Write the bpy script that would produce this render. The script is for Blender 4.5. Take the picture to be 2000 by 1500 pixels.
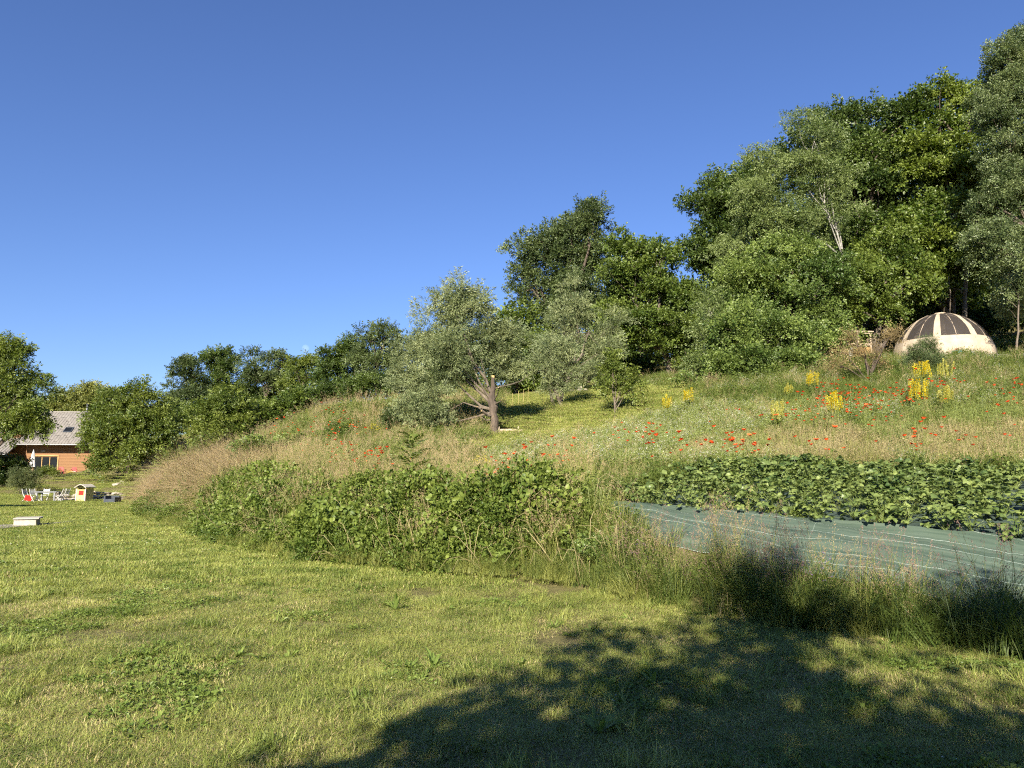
import bpy, bmesh, math, random, zlib
import numpy as np
from mathutils import Vector, Matrix

# ------------------------------------------------------------------ camera, sky, sun, exposure
sc = bpy.context.scene
for o in list(bpy.data.objects):
    bpy.data.objects.remove(o)
random.seed(7)
RNG = np.random.default_rng(11)
R = math.radians
F = 1455.0                      # focal length in pixels of a 2000 px wide frame
CAMZ = 1.6
HORIZON = 930.0                 # row of the horizon in the 2000x1500 frame
PITCH = math.atan((HORIZON - 750.0) / F)
cam_data = bpy.data.cameras.new('camera')
cam = bpy.data.objects.new('camera', cam_data)
sc.collection.objects.link(cam)
sc.camera = cam
cam_data.sensor_fit = 'HORIZONTAL'
cam_data.sensor_width = 36.0
cam_data.lens = 36.0 * F / 2000.0
cam_data.clip_start = 0.05
cam_data.clip_end = 20000.0
cam.location = (0, 0, CAMZ)
cam.rotation_euler = (R(90) + PITCH, 0, 0)

SUN_EL, SUN_AZ = R(27), R(15)   # sun behind the camera, a little to its left
SUN = Vector((-math.sin(SUN_AZ) * math.cos(SUN_EL), -math.cos(SUN_AZ) * math.cos(SUN_EL), math.sin(SUN_EL)))
world = bpy.data.worlds.new('World')
sc.world = world
world.use_nodes = True
wn = world.node_tree.nodes
sky = wn.new('ShaderNodeTexSky')
sky.sky_type = 'NISHITA'
sky.sun_disc = False
sky.sun_elevation = SUN_EL
sky.sun_rotation = math.atan2(SUN.x, SUN.y)
sky.altitude = 1000
sky.air_density = 1.25
sky.dust_density = 0.0
sky.ozone_density = 4.5
wn['Background'].inputs[1].default_value = 0.05
wb_ = wn.new('ShaderNodeMix')          # the camera's white balance: a little colder than the raw sky
wb_.data_type = 'RGBA'
wb_.blend_type = 'MULTIPLY'
wb_.inputs[0].default_value = 1.0
wb_.inputs[7].default_value = (.80, .86, 1.16, 1)
world.node_tree.links.new(sky.outputs[0], wb_.inputs[6])
world.node_tree.links.new(wb_.outputs[2], wn['Background'].inputs[0])
sl = bpy.data.lights.new('sun', 'SUN')
sl.energy = 5.0
sl.angle = R(0.5)
sl.color = (1.0, 0.90, 0.74)
so = bpy.data.objects.new('sun', sl)
so.rotation_euler = SUN.to_track_quat('Z', 'Y').to_euler()
so.location = (-10, -40, 40)
sc.collection.objects.link(so)
vs = sc.view_settings
vs.view_transform = 'Standard'
vs.look = 'None'
vs.exposure = 1.45
vs.gamma = 1.0
vs.use_curve_mapping = False
sc.cycles.max_bounces = 5
sc.cycles.diffuse_bounces = 2
sc.cycles.glossy_bounces = 2
sc.cycles.transmission_bounces = 4
sc.cycles.transparent_max_bounces = 8
sc.cycles.use_denoising = False
sc.cycles.pixel_filter_type = 'BLACKMAN_HARRIS'
sc.cycles.filter_width = 1.2
sc.cycles.use_adaptive_sampling = True
sc.cycles.adaptive_threshold = 0.035
sc.cycles.adaptive_min_samples = 16
sc.cycles.debug_use_spatial_splits = True

# ------------------------------------------------------------------ frame <-> world
CP_, SP_ = math.cos(PITCH), math.sin(PITCH)


def ray(px, py):
    a, b = (px - 1000.0) / F, (750.0 - py) / F
    return Vector((a, CP_ - b * SP_, SP_ + b * CP_))


def at(px, py, Y):
    d = ray(px, py)
    return Vector((d.x, d.y, d.z)) * (Y / d.y) + Vector((0, 0, CAMZ))


def proj(x, y, z):
    """world -> frame pixel (arrays)"""
    zz = z - CAMZ
    dep = y * CP_ + zz * SP_
    dep = np.where(dep < 0.05, 0.05, dep)
    up = -y * SP_ + zz * CP_
    return 1000 + F * x / dep, 750 - F * up / dep


# ------------------------------------------------------------------ terrain
EX = np.array([-200, -60, -40, -24, -20.6, -14, -9, -6.5, -4, -1.6, .8, 1.8, 2.8, 4.7, 8, 12, 20, 40, 200])
EY = np.array([60, 52, 49.5, 48, 41, 29, 21.7, 17.6, 14.6, 12.9, 11.4, 9.7, 8.2, 6.9, 5.2, 3.4, 0.5, -6, -60])


def edge_d(x, y):
    """metres beyond the foot of the bank (negative on the lawn)"""
    e = np.interp(x, EX, EY)
    g = (np.interp(x + .6, EX, EY) - np.interp(x - .6, EX, EY)) / 1.2
    return (y - e) / np.sqrt(1 + g * g)


cp = []
for px, py, Y in [(2000, 1215, 7.4), (2000, 1062, 9.2), (1900, 925, 14.5), (1900, 828, 20), (1900, 745, 30), (1900, 696, 38),
                  (1990, 692, 41), (1500, 1130, 9.2), (1500, 1008, 11), (1500, 925, 16), (1500, 822, 24), (1500, 756, 32),
                  (1300, 1010, 11.8), (1300, 938, 15.5), (1300, 868, 22), (1300, 800, 30), (1200, 1000, 12.6), (1200, 898, 20),
                  (1200, 824, 30), (1200, 772, 40), (965, 918, 22), (965, 857, 30), (965, 805, 40), (700, 918, 22),
                  (700, 838, 30), (700, 806, 34), (600, 880, 30), (600, 822, 36), (560, 840, 36), (525, 868, 35), (490, 898, 32), (500, 930, 26), (400, 968, 25), (420, 920, 31), (440, 912, 42),
                  (330, 950, 36), (275, 970, 41), (430, 905, 52), (248, 937, 60), (350, 852, 70), (150, 938, 75), (120, 927, 88), (30, 930, 85), (0, 962, 60),
                  (80, 962, 60), (1700, 715, 35), (1700, 800, 24)]:
    p = at(px, py, Y)
    cp.append((p.x, p.y, p.z))
cp += [(-.4, 14.4, .74), (-3.5, 17, .82), (-7, 20, .8), (-12, 28, .95), (-30, 30, 0), (-15, 15, 0), (0, 5, 0), (0, 9, 0), (8, 0, 0),
       (-30, 45, 0), (-40, 40, 0), (-5, -10, 0), (15, -10, 0), (-20, 30, 0), (-45, 20, 0), (-9, 45, 4.9), (-15, 48, 4.6), (-22, 55, 3.2),
       (-55, 95, 2), (-75, 90, 1), (-75, 60, .3), (-75, 30, 0), (-60, 120, 4), (-30, 100, 10), (-20, 80, 9.0), (-35, 80, 6),
       (30, 60, 12.5), (35, 90, 19), (10, 70, 11.5), (60, 40, 13), (60, 90, 24), (0, 100, 13), (22, 5, 2), (40, 10, 7), (40, 30, 10.5)]
cp = np.array(cp)


def tps_fit(c, lam=0.6):
    n = len(c)
    d = np.hypot(c[:, None, 0] - c[None, :, 0], c[:, None, 1] - c[None, :, 1])
    K = np.where(d > 0, d * d * np.log(d + 1e-9), 0) + lam * np.eye(n)
    P = np.c_[np.ones(n), c[:, :2]]
    A = np.block([[K, P], [P.T, np.zeros((3, 3))]])
    return np.linalg.solve(A, np.r_[c[:, 2], np.zeros(3)])


TW = tps_fit(cp)


def smooth(a, b, t):
    t = np.clip((t - a) / (b - a), 0, 1)
    return t * t * (3 - 2 * t)


def vnoise(x, y, s, seed=0):
    """smooth value noise 0..1"""
    x = np.asarray(x, float) / s + 1000 + seed * 17.3
    y = np.asarray(y, float) / s + 1000 + seed * 9.1
    xi, yi = np.floor(x).astype(int), np.floor(y).astype(int)
    fx, fy = x - xi, y - yi
    fx, fy = fx * fx * (3 - 2 * fx), fy * fy * (3 - 2 * fy)

    def h(a, b):
        n = np.sin(a * 127.1 + b * 311.7 + seed * 74.7) * 43758.5453
        return n - np.floor(n)
    return (h(xi, yi) * (1 - fx) + h(xi + 1, yi) * fx) * (1 - fy) + (h(xi, yi + 1) * (1 - fx) + h(xi + 1, yi + 1) * fx) * fy


def height_exact(x, y):
    x, y = np.asarray(x, float), np.asarray(y, float)
    xc, yc = np.clip(x, -85, 85), np.clip(y, -20, 125)
    z = TW[-3] + TW[-2] * xc + TW[-1] * yc
    for i in range(len(cp)):
        d = np.hypot(xc - cp[i, 0], yc - cp[i, 1])
        z = z + TW[i] * np.where(d > 0, d * d * np.log(d + 1e-9), 0)
    d = edge_d(x, y)
    k = smooth(0, 1.3, d)
    z = np.maximum(z, 0.15 * smooth(0, 3, d)) * k
    z = z + (vnoise(x, y, 1.7, 3) - .5) * (.03 + .10 * smooth(0, 2, d)) + (vnoise(x, y, 6, 4) - .5) * (.05 + .18 * smooth(1, 4, d))
    return z


GX0, GX1, GY0, GY1, GS = -88.0, 88.0, -22.0, 128.0, 0.4
gx, gy = np.arange(GX0, GX1 + GS, GS), np.arange(GY0, GY1 + GS, GS)
GZ = height_exact(*np.meshgrid(gx, gy, indexing='ij'))


def H(x, y):
    x, y = np.asarray(x, float), np.asarray(y, float)
    u = np.clip((x - GX0) / GS, 0, len(gx) - 1.001)
    v = np.clip((y - GY0) / GS, 0, len(gy) - 1.001)
    i, j = u.astype(int), v.astype(int)
    fu, fv = u - i, v - j
    return (GZ[i, j] * (1 - fu) + GZ[i + 1, j] * fu) * (1 - fv) + (GZ[i, j + 1] * (1 - fu) + GZ[i + 1, j + 1] * fu) * fv


def hit(px, py, off=0.0, y0=3.0, y1=120.0):
    """first point of the terrain (raised by off) seen at a pixel, moved down to the ground"""
    d = ray(px, py)
    Y = np.arange(y0, y1, .1)
    X = d.x / d.y * Y
    Z = CAMZ + d.z / d.y * Y
    g = H(X, Y) + off
    w = np.nonzero(Z <= g)[0]
    i = w[0] if len(w) else len(Y) - 1
    return Vector((X[i], Y[i], float(H(X[i], Y[i]))))


def on(px, Y):
    """ground point under a pixel column at depth Y (column of a point near the horizon)"""
    x = (px - 1000) / F * Y * CP_
    return Vector((x, Y, float(H(x, Y))))


# ------------------------------------------------------------------ materials
MATS = {}
LEAFY = set()


def nodes_of(name):
    m = bpy.data.materials.new(name)
    m.use_nodes = True
    return m, m.node_tree.nodes, m.node_tree.links, m.node_tree.nodes['Principled BSDF']


def leafmat(name, dark, light, trans=.25, rough=.45, spec=.35, pos=None, amp=.5):
    """leaf or blade: colour varies from leaf to leaf and from clump to clump"""
    m, N, L, b = nodes_of(name)
    geo = N.new('ShaderNodeNewGeometry')
    at_ = N.new('ShaderNodeAttribute')
    at_.attribute_type = 'INSTANCER'
    at_.attribute_name = 'tint'
    mul = N.new('ShaderNodeMath'); mul.operation = 'MULTIPLY_ADD'
    mul.inputs[1].default_value = .55
    L.new(geo.outputs['Random Per Island'], mul.inputs[0])
    m2 = N.new('ShaderNodeMath'); m2.operation = 'MULTIPLY_ADD'
    m2.inputs[1].default_value = .8; m2.inputs[2].default_value = -.18
    L.new(at_.outputs['Fac'], m2.inputs[0])
    if pos:
        nz = N.new('ShaderNodeTexNoise'); nz.inputs['Scale'].default_value = pos; nz.inputs['Detail'].default_value = 3
        L.new(geo.outputs['Position'], nz.inputs['Vector'])
        m3 = N.new('ShaderNodeMath'); m3.operation = 'MULTIPLY_ADD'
        m3.inputs[1].default_value = amp * 2
        L.new(nz.outputs['Fac'], m3.inputs[0])
        m4 = N.new('ShaderNodeMath'); m4.operation = 'SUBTRACT'; m4.inputs[1].default_value = amp
        L.new(m2.outputs[0], m4.inputs[0]); L.new(m4.outputs[0], m3.inputs[2])
        L.new(m3.outputs[0], mul.inputs[2])
    else:
        L.new(m2.outputs[0], mul.inputs[2])
    mix = N.new('ShaderNodeMix'); mix.data_type = 'RGBA'; mix.clamp_factor = True
    mix.inputs[6].default_value = (*dark, 1); mix.inputs[7].default_value = (*light, 1)
    L.new(mul.outputs[0], mix.inputs[0])
    L.new(mix.outputs[2], b.inputs['Base Color'])
    b.inputs['Roughness'].default_value = rough
    b.inputs['Specular IOR Level'].default_value = spec
    if trans:
        t = N.new('ShaderNodeBsdfTranslucent')
        hs = N.new('ShaderNodeHueSaturation')
        hs.inputs['Saturation'].default_value = 1.15
        hs.inputs['Value'].default_value = 1.5
        L.new(mix.outputs[2], hs.inputs['Color'])
        L.new(hs.outputs[0], t.inputs[0])
        ms = N.new('ShaderNodeMixShader')
        ms.inputs[0].default_value = trans
        L.new(b.outputs[0], ms.inputs[1]); L.new(t.outputs[0], ms.inputs[2])
        L.new(ms.outputs[0], N['Material Output'].inputs[0])
    MATS[name] = m
    LEAFY.add(name)
    return m


def surf(name, c1, c2, scale=4, rough=.8, bump=.3, detail=6, spec=.3, stretch=None, metal=0):
    """solid surface with mottled colour and fine relief"""
    m, N, L, b = nodes_of(name)
    tc = N.new('ShaderNodeTexCoord')
    mp = N.new('ShaderNodeMapping')
    if stretch:
        mp.inputs['Scale'].default_value = stretch
    L.new(tc.outputs['Object'], mp.inputs[0])
    n = N.new('ShaderNodeTexNoise')
    n.inputs['Scale'].default_value = scale; n.inputs['Detail'].default_value = detail
    n.inputs['Roughness'].default_value = .65
    L.new(mp.outputs[0], n.inputs['Vector'])
    cr = N.new('ShaderNodeValToRGB')
    cr.color_ramp.elements[0].position = .32; cr.color_ramp.elements[1].position = .68
    cr.color_ramp.elements[0].color = (*c1, 1); cr.color_ramp.elements[1].color = (*c2, 1)
    L.new(n.outputs['Fac'], cr.inputs[0])
    L.new(cr.outputs[0], b.inputs['Base Color'])
    b.inputs['Roughness'].default_value = rough
    b.inputs['Specular IOR Level'].default_value = spec
    b.inputs['Metallic'].default_value = metal
    if bump:
        bp = N.new('ShaderNodeBump')
        bp.inputs['Strength'].default_value = bump; bp.inputs['Distance'].default_value = .02
        n2 = N.new('ShaderNodeTexNoise'); n2.inputs['Scale'].default_value = scale * 6; n2.inputs['Detail'].default_value = 4
        L.new(mp.outputs[0], n2.inputs['Vector'])
        L.new(n2.outputs['Fac'], bp.inputs['Height'])
        L.new(bp.outputs[0], b.inputs['Normal'])
    MATS[name] = m
    return m


leafmat('lawn', (.087, .137, .020), (.380, .402, .112), .30, .5, .3, 1.3, .75)
leafmat('straw', (.20, .165, .075), (.44, .38, .20), .2, .6, .25)
leafmat('lawn_straw', (.26, .20, .09), (.52, .44, .22), .2, .6, .25)
leafmat('meadow', (.085, .125, .022), (.30, .31, .085), .3, .5, .3)
leafmat('meadow_dark', (.05, .085, .016), (.17, .21, .05), .3, .5, .3)
leafmat('dry_red', (.23, .165, .085), (.48, .39, .22), .2, .6, .25)
leafmat('seed', (.24, .17, .10), (.46, .36, .20), .2, .7, .2)
leafmat('seed_purple', (.17, .10, .10), (.34, .24, .17), .2, .7, .2)
leafmat('herb', (.060, .105, .020), (.20, .25, .055), .3, .45, .35)
leafmat('herb_pale', (.125, .180, .042), (.31, .345, .11), .3, .5, .3)
leafmat('white_petal', (.55, .55, .45), (.80, .80, .68), .2, .6, .2)
leafmat('yellow_petal', (.74, .60, .02), (.90, .78, .08), .2, .6, .2)
leafmat('pale_yellow_petal', (.60, .56, .14), (.82, .78, .30), .2, .6, .2)
leafmat('purple_petal', (.16, .09, .26), (.30, .18, .40), .2, .6, .2)
leafmat('bramble', (.046, .086, .013), (.195, .245, .050), .28, .5, .3)
leafmat('strawberry', (.046, .086, .021), (.215, .268, .078), .22, .42, .45)
leafmat('clover', (.075, .125, .022), (.20, .26, .06), .3, .45, .3)
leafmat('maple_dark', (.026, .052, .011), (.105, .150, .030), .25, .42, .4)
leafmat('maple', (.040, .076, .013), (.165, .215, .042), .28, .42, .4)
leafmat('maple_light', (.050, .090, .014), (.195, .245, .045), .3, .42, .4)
leafmat('birch', (.060, .098, .026), (.220, .272, .092), .28, .42, .4)
leafmat('aspen', (.055, .088, .030), (.195, .240, .098), .25, .4, .45)
leafmat('willow', (.110, .150, .062), (.310, .345, .165), .25, .42, .4)
leafmat('oak', (.030, .052, .018), (.125, .165, .054), .22, .42, .4)
leafmat('walnut', (.058, .096, .016), (.190, .230, .048), .28, .42, .4)
leafmat('chestnut', (.080, .110, .022), (.280, .290, .080), .25, .45, .35)
leafmat('hazel', (.046, .086, .018), (.190, .250, .060), .28, .42, .4)
leafmat('juniper', (.045, .075, .030), (.130, .170, .062), .15, .5, .3)
leafmat('brown_leaf', (.14, .10, .045), (.34, .27, .125), .25, .5, .3)
leafmat('garden_shrub', (.06, .085, .03), (.17, .195, .075), .25, .5, .3)
surf('bark', (.06, .045, .033), (.17, .13, .095), 6, .9, .7, stretch=(1, 1, .3))
surf('bark_dark', (.05, .04, .03), (.13, .10, .08), 6, .9, .7, stretch=(1, 1, .3))
surf('bark_birch', (.09, .085, .075), (.36, .345, .31), 3, .7, .3, stretch=(1, 1, 2.2))
surf('bark_grey', (.075, .06, .046), (.18, .15, .115), 6, .9, .5, stretch=(1, 1, .4))
surf('cut_wood', (.34, .23, .09), (.50, .37, .17), 8, .8, .2)
surf('stone', (.22, .19, .15), (.50, .45, .37), 5, .9, .5)
surf('pale_stone', (.28, .25, .20), (.46, .42, .35), 5, .9, .4)
surf('concrete', (.32, .30, .25), (.46, .43, .37), 6, .9, .3)
surf('gravel_mat', (.16, .145, .12), (.42, .38, .33), 30, .95, .9)
surf('white_paint', (.40, .40, .39), (.52, .52, .51), 3, .5, .05)
surf('grey_paint', (.16, .17, .18), (.24, .25, .26), 3, .5, .05)
surf('anthracite', (.035, .042, .055), (.060, .070, .085), 3, .5, .1)
surf('red_paint', (.42, .018, .014), (.52, .03, .02), 3, .45, .05)
surf('dull_red', (.30, .05, .045), (.42, .09, .08), 3, .5, .05)
surf('playhouse_yellow', (.42, .37, .15), (.50, .45, .21), 2, .6, .05)
surf('playhouse_roof', (.34, .31, .26), (.46, .43, .37), 4, .8, .1)
surf('playhouse_pink', (.62, .42, .38), (.70, .52, .46), 4, .7, .1)
surf('canvas', (.31, .255, .19), (.42, .35, .265), 2.2, .85, .5)
surf('canvas_pole', (.30, .24, .18), (.40, .33, .25), 3, .7, .1)
surf('turquoise', (.10, .42, .46), (.16, .52, .55), 3, .4, .05)
surf('raw_wood', (.28, .165, .06), (.46, .31, .14), 3, .8, .2, stretch=(.4, 3, 3))
surf('old_wood', (.26, .20, .14), (.44, .36, .26), 3, .85, .3, stretch=(3, .5, 3))
surf('siding', (.145, .066, .026), (.25, .130, .050), 2.5, .6, .15, stretch=(.25, 3, 3))
surf('roof_metal', (.168, .155, .138), (.215, .200, .178), 1.0, .55, .05, spec=.4)
surf('zinc', (.15, .155, .16), (.22, .225, .23), 2, .4, .05, metal=.6)
surf('dark_glass', (.006, .007, .008), (.012, .014, .015), 1, .12, 0, spec=.25)
surf('cane', (.30, .24, .09), (.42, .34, .14), 6, .6, .1)
surf('soil', (.10, .075, .05), (.22, .17, .11), 3, .95, .6)
surf('berry', (.55, .03, .02), (.7, .06, .03), 9, .35, .2)
surf('pot', (.05, .05, .055), (.10, .09, .09), 4, .7, .1)


def ground_material():
    m, N, L, b = nodes_of('ground_cover')
    tc = N.new('ShaderNodeTexCoord')

    def noise(s, d=6):
        n = N.new('ShaderNodeTexNoise'); n.inputs['Scale'].default_value = s; n.inputs['Detail'].default_value = d
        L.new(tc.outputs['Object'], n.inputs['Vector']); return n
    n1, n2, n3 = noise(.35), noise(3.5), noise(28, 8)
    r1 = N.new('ShaderNodeValToRGB')
    r1.color_ramp.elements[0].color = (.085, .105, .022, 1); r1.color_ramp.elements[1].color = (.19, .17, .065, 1)
    r1.color_ramp.elements[0].position = .35; r1.color_ramp.elements[1].position = .7
    L.new(n2.outputs['Fac'], r1.inputs[0])
    r2 = N.new('ShaderNodeValToRGB')
    r2.color_ramp.elements[0].color = (.07, .055, .03, 1); r2.color_ramp.elements[1].color = (.24, .20, .10, 1)
    L.new(n3.outputs['Fac'], r2.inputs[0])
    mx = N.new('ShaderNodeMix'); mx.data_type = 'RGBA'
    L.new(n1.outputs['Fac'], mx.inputs[0]); L.new(r1.outputs[0], mx.inputs[6]); L.new(r2.outputs[0], mx.inputs[7])
    L.new(mx.outputs[2], b.inputs['Base Color'])
    b.inputs['Roughness'].default_value = .95
    b.inputs['Specular IOR Level'].default_value = .1
    bp = N.new('ShaderNodeBump'); bp.inputs['Strength'].default_value = .8; bp.inputs['Distance'].default_value = .05
    L.new(n3.outputs['Fac'], bp.inputs['Height']); L.new(bp.outputs[0], b.inputs['Normal'])
    MATS['ground_cover'] = m


ground_material()


def fabric_material():
    """woven weed barrier: green polypropylene with pale guide lines"""
    m, N, L, b = nodes_of('weed_fabric')
    uv = N.new('ShaderNodeUVMap')
    sep = N.new('ShaderNodeSeparateXYZ'); L.new(uv.outputs[0], sep.inputs[0])
    nz = N.new('ShaderNodeTexNoise'); nz.inputs['Scale'].default_value = 1.0; nz.inputs['Detail'].default_value = 5
    mp = N.new('ShaderNodeMapping'); mp.inputs['Scale'].default_value = (.8, 14, 1)
    L.new(uv.outputs[0], mp.inputs[0]); L.new(mp.outputs[0], nz.inputs['Vector'])
    cr = N.new('ShaderNodeValToRGB')
    cr.color_ramp.elements[0].position = .3; cr.color_ramp.elements[1].position = .75
    cr.color_ramp.elements[0].color = (.042, .070, .051, 1); cr.color_ramp.elements[1].color = (.100, .134, .100, 1)
    L.new(nz.outputs['Fac'], cr.inputs[0])

    def lines(sock, step, width):
        a = N.new('ShaderNodeMath'); a.operation = 'FRACT'
        d = N.new('ShaderNodeMath'); d.operation = 'DIVIDE'; d.inputs[1].default_value = step
        L.new(sock, d.inputs[0]); L.new(d.outputs[0], a.inputs[0])
        c = N.new('ShaderNodeMath'); c.operation = 'LESS_THAN'; c.inputs[1].default_value = width / step
        L.new(a.outputs[0], c.inputs[0]); return c.outputs[0]
    l1 = lines(sep.outputs['Y'], .28, .0050)
    l2 = lines(sep.outputs['X'], 4.7, .002)
    mxm = N.new('ShaderNodeMath'); mxm.operation = 'MAXIMUM'; L.new(l1, mxm.inputs[0]); L.new(l2, mxm.inputs[1])
    mx = N.new('ShaderNodeMix'); mx.data_type = 'RGBA'
    L.new(mxm.outputs[0], mx.inputs[0]); L.new(cr.outputs[0], mx.inputs[6]); mx.inputs[7].default_value = (.36, .42, .37, 1)
    L.new(mx.outputs[2], b.inputs['Base Color'])
    b.inputs['Roughness'].default_value = .65
    b.inputs['Specular IOR Level'].default_value = .25
    w = N.new('ShaderNodeTexNoise'); w.inputs['Scale'].default_value = 160
    mp2 = N.new('ShaderNodeMapping'); mp2.inputs['Scale'].default_value = (.3, 3, 1)
    L.new(uv.outputs[0], mp2.inputs[0]); L.new(mp2.outputs[0], w.inputs['Vector'])
    bp = N.new('ShaderNodeBump'); bp.inputs['Strength'].default_value = .35; bp.inputs['Distance'].default_value = .004
    L.new(w.outputs['Fac'], bp.inputs['Height']); L.new(bp.outputs[0], b.inputs['Normal'])
    MATS['weed_fabric'] = m


fabric_material()


def mesh_screen_material():
    """fine dark insect netting: half of it holes"""
    m, N, L, b = nodes_of('netting')
    b.inputs['Base Color'].default_value = (.045, .037, .033, 1)
    b.inputs['Roughness'].default_value = .8
    t = N.new('ShaderNodeBsdfTransparent')
    ms = N.new('ShaderNodeMixShader'); ms.inputs[0].default_value = .62
    L.new(t.outputs[0], ms.inputs[1]); L.new(b.outputs[0], ms.inputs[2])
    L.new(ms.outputs[0], N['Material Output'].inputs[0])
    MATS['netting'] = m


mesh_screen_material()


def moon_material():
    """sunlit moon seen through the bright air: its light adds to the sky's"""
    m, N, L, b = nodes_of('moon_dust')
    d = N.new('ShaderNodeBsdfDiffuse')
    n = N.new('ShaderNodeTexNoise'); n.inputs['Scale'].default_value = 2.2
    tc = N.new('ShaderNodeTexCoord'); L.new(tc.outputs['Object'], n.inputs['Vector'])
    cr = N.new('ShaderNodeValToRGB')
    cr.color_ramp.elements[0].color = (.012, .014, .016, 1); cr.color_ramp.elements[1].color = (.040, .042, .042, 1)
    L.new(n.outputs['Fac'], cr.inputs[0]); L.new(cr.outputs[0], d.inputs[0])
    t = N.new('ShaderNodeBsdfTransparent')
    a = N.new('ShaderNodeAddShader')
    L.new(d.outputs[0], a.inputs[0]); L.new(t.outputs[0], a.inputs[1])
    L.new(a.outputs[0], N['Material Output'].inputs[0])
    MATS['moon_dust'] = m


moon_material()

# ------------------------------------------------------------------ mesh helpers
COL = sc.collection


class MB:
    """collects pieces; build() links them as one mesh object"""

    def __init__(s):
        s.v, s.f, s.m, s.n = [], [], [], 0

    def add(s, v, f, mi=0):
        v = np.asarray(v, float).reshape(-1, 3)
        s.v.append(v)
        s.f += [tuple(i + s.n for i in q) for q in f]
        s.m += [mi] * len(f)
        s.n += len(v)
        return s

    def box(s, c, d, rz=0, mi=0, rx=0, ry=0):
        q = np.array([(x, y, z) for x in (-.5, .5) for y in (-.5, .5) for z in (-.5, .5)]) * d
        M = np.array(Matrix.Rotation(rz, 3, 'Z') @ Matrix.Rotation(ry, 3, 'Y') @ Matrix.Rotation(rx, 3, 'X'))
        return s.add(q @ M.T + np.array(c), [(0, 1, 3, 2), (4, 6, 7, 5), (0, 4, 5, 1), (2, 3, 7, 6), (0, 2, 6, 4), (1, 5, 7, 3)], mi)

    def tube(s, pts, rad, n=6, mi=0, cap=True):
        pts = [Vector(p) for p in pts]
        if not hasattr(rad, '__len__'):
            rad = [rad] * len(pts)
        rings, ref = [], None
        for i, p in enumerate(pts):
            t = (pts[min(i + 1, len(pts) - 1)] - pts[max(i - 1, 0)])
            t = t.normalized() if t.length > 1e-9 else Vector((0, 0, 1))
            if ref is None:
                ref = t.orthogonal().normalized()
            ref = (ref - t * ref.dot(t))
            ref = ref.normalized() if ref.length > 1e-6 else t.orthogonal().normalized()
            b = t.cross(ref)
            rings.append([p + (ref * math.cos(a) + b * math.sin(a)) * rad[i] for a in (2 * math.pi * k / n for k in range(n))])
        v = [tuple(q) for r in rings for q in r]
        f = [(i * n + k, i * n + (k + 1) % n, (i + 1) * n + (k + 1) % n, (i + 1) * n + k) for i in range(len(pts) - 1) for k in range(n)]
        if cap:
            f += [tuple(range(n - 1, -1, -1)), tuple((len(pts) - 1) * n + k for k in range(n))]
        return s.add(v, f, mi)

    def prism(s, poly, y0, y1, mi=0):
        """poly in xz extruded along y"""
        n = len(poly)
        v = [(x, y0, z) for x, z in poly] + [(x, y1, z) for x, z in poly]
        f = [tuple(range(n)), tuple(range(2 * n - 1, n - 1, -1))] + [(i, n + i, n + (i + 1) % n, (i + 1) % n) for i in range(n)]
        return s.add(v, f, mi)

    def mesh(s, name, mats, smooth_=False):
        me = bpy.data.meshes.new(name)
        v = np.concatenate(s.v) if s.v else np.zeros((0, 3))
        me.from_pydata(v.tolist(), [], s.f)
        for m in (mats if isinstance(mats, (list, tuple)) else [mats]):
            me.materials.append(MATS[m])
        if s.f:
            me.polygons.foreach_set('material_index', s.m)
            if smooth_:
                me.polygons.foreach_set('use_smooth', [True] * len(s.f))
        me.update()
        return me

    def build(s, name, mats, parent=None, smooth_=False, loc=None):
        return link(name, s.mesh(name, mats, smooth_), parent, loc)


def link(name, data, parent=None, loc=None, rz=0):
    o = bpy.data.objects.new(name, data)
    COL.objects.link(o)
    if parent is not None:
        o.parent = parent
    if loc is not None:
        o.location = loc
    if rz:
        o.rotation_euler = (0, 0, rz)
    if data is not None and data.materials and data.materials[0] and data.materials[0].name in LEAFY:
        o['tint'] = random.uniform(.12, .9)      # leaf colour of this one plant
    return o


def tag(o, label=None, cat=None, group=None, kind=None):
    for k, v in (('label', label), ('category', cat), ('group', group), ('kind', kind)):
        if v:
            o[k] = v
    return o


def empty(name, loc, label=None, cat=None, group=None, rz=0):
    o = link(name, None, None, loc, rz)
    o.empty_display_size = .2
    return tag(o, label, cat, group)


def norm(a):
    return a / np.maximum(np.linalg.norm(a, axis=-1, keepdims=True), 1e-9)


def leaf_arrays(base, d, up, Ln, Wd, fold=.25, kind='kite'):
    """N folded leaves -> verts, faces"""
    d = norm(d)
    s = norm(np.cross(d, up))
    n = np.cross(s, d)
    Ln, Wd = np.asarray(Ln)[:, None], np.asarray(Wd)[:, None]
    if kind == 'kite':
        v = np.stack([base, base + d * Ln * .45 + s * Wd * .5 + n * Wd * fold, base + d * Ln - n * Ln * .12,
                      base + d * Ln * .45 - s * Wd * .5 + n * Wd * fold], 1)
        t = [(0, 2, 1), (0, 3, 2)]
        k = 4
    else:
        v = np.stack([base, base + d * Ln * .28 + s * Wd * .42 + n * Wd * fold, base + d * Ln * .68 + s * Wd * .46 + n * Wd * fold * .8,
                      base + d * Ln - n * Ln * .16, base + d * Ln * .68 - s * Wd * .46 + n * Wd * fold * .8,
                      base + d * Ln * .28 - s * Wd * .42 + n * Wd * fold, base + d * Ln * .5 + n * Ln * .04], 1)
        t = [(0, 6, 1), (1, 6, 2), (2, 6, 3), (3, 6, 4), (4, 6, 5), (5, 6, 0)]
        k = 7
    N = len(base)
    f = (np.array(t)[None] + (np.arange(N) * k)[:, None, None]).reshape(-1, 3)
    return v.reshape(-1, 3), f.tolist()


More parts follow.
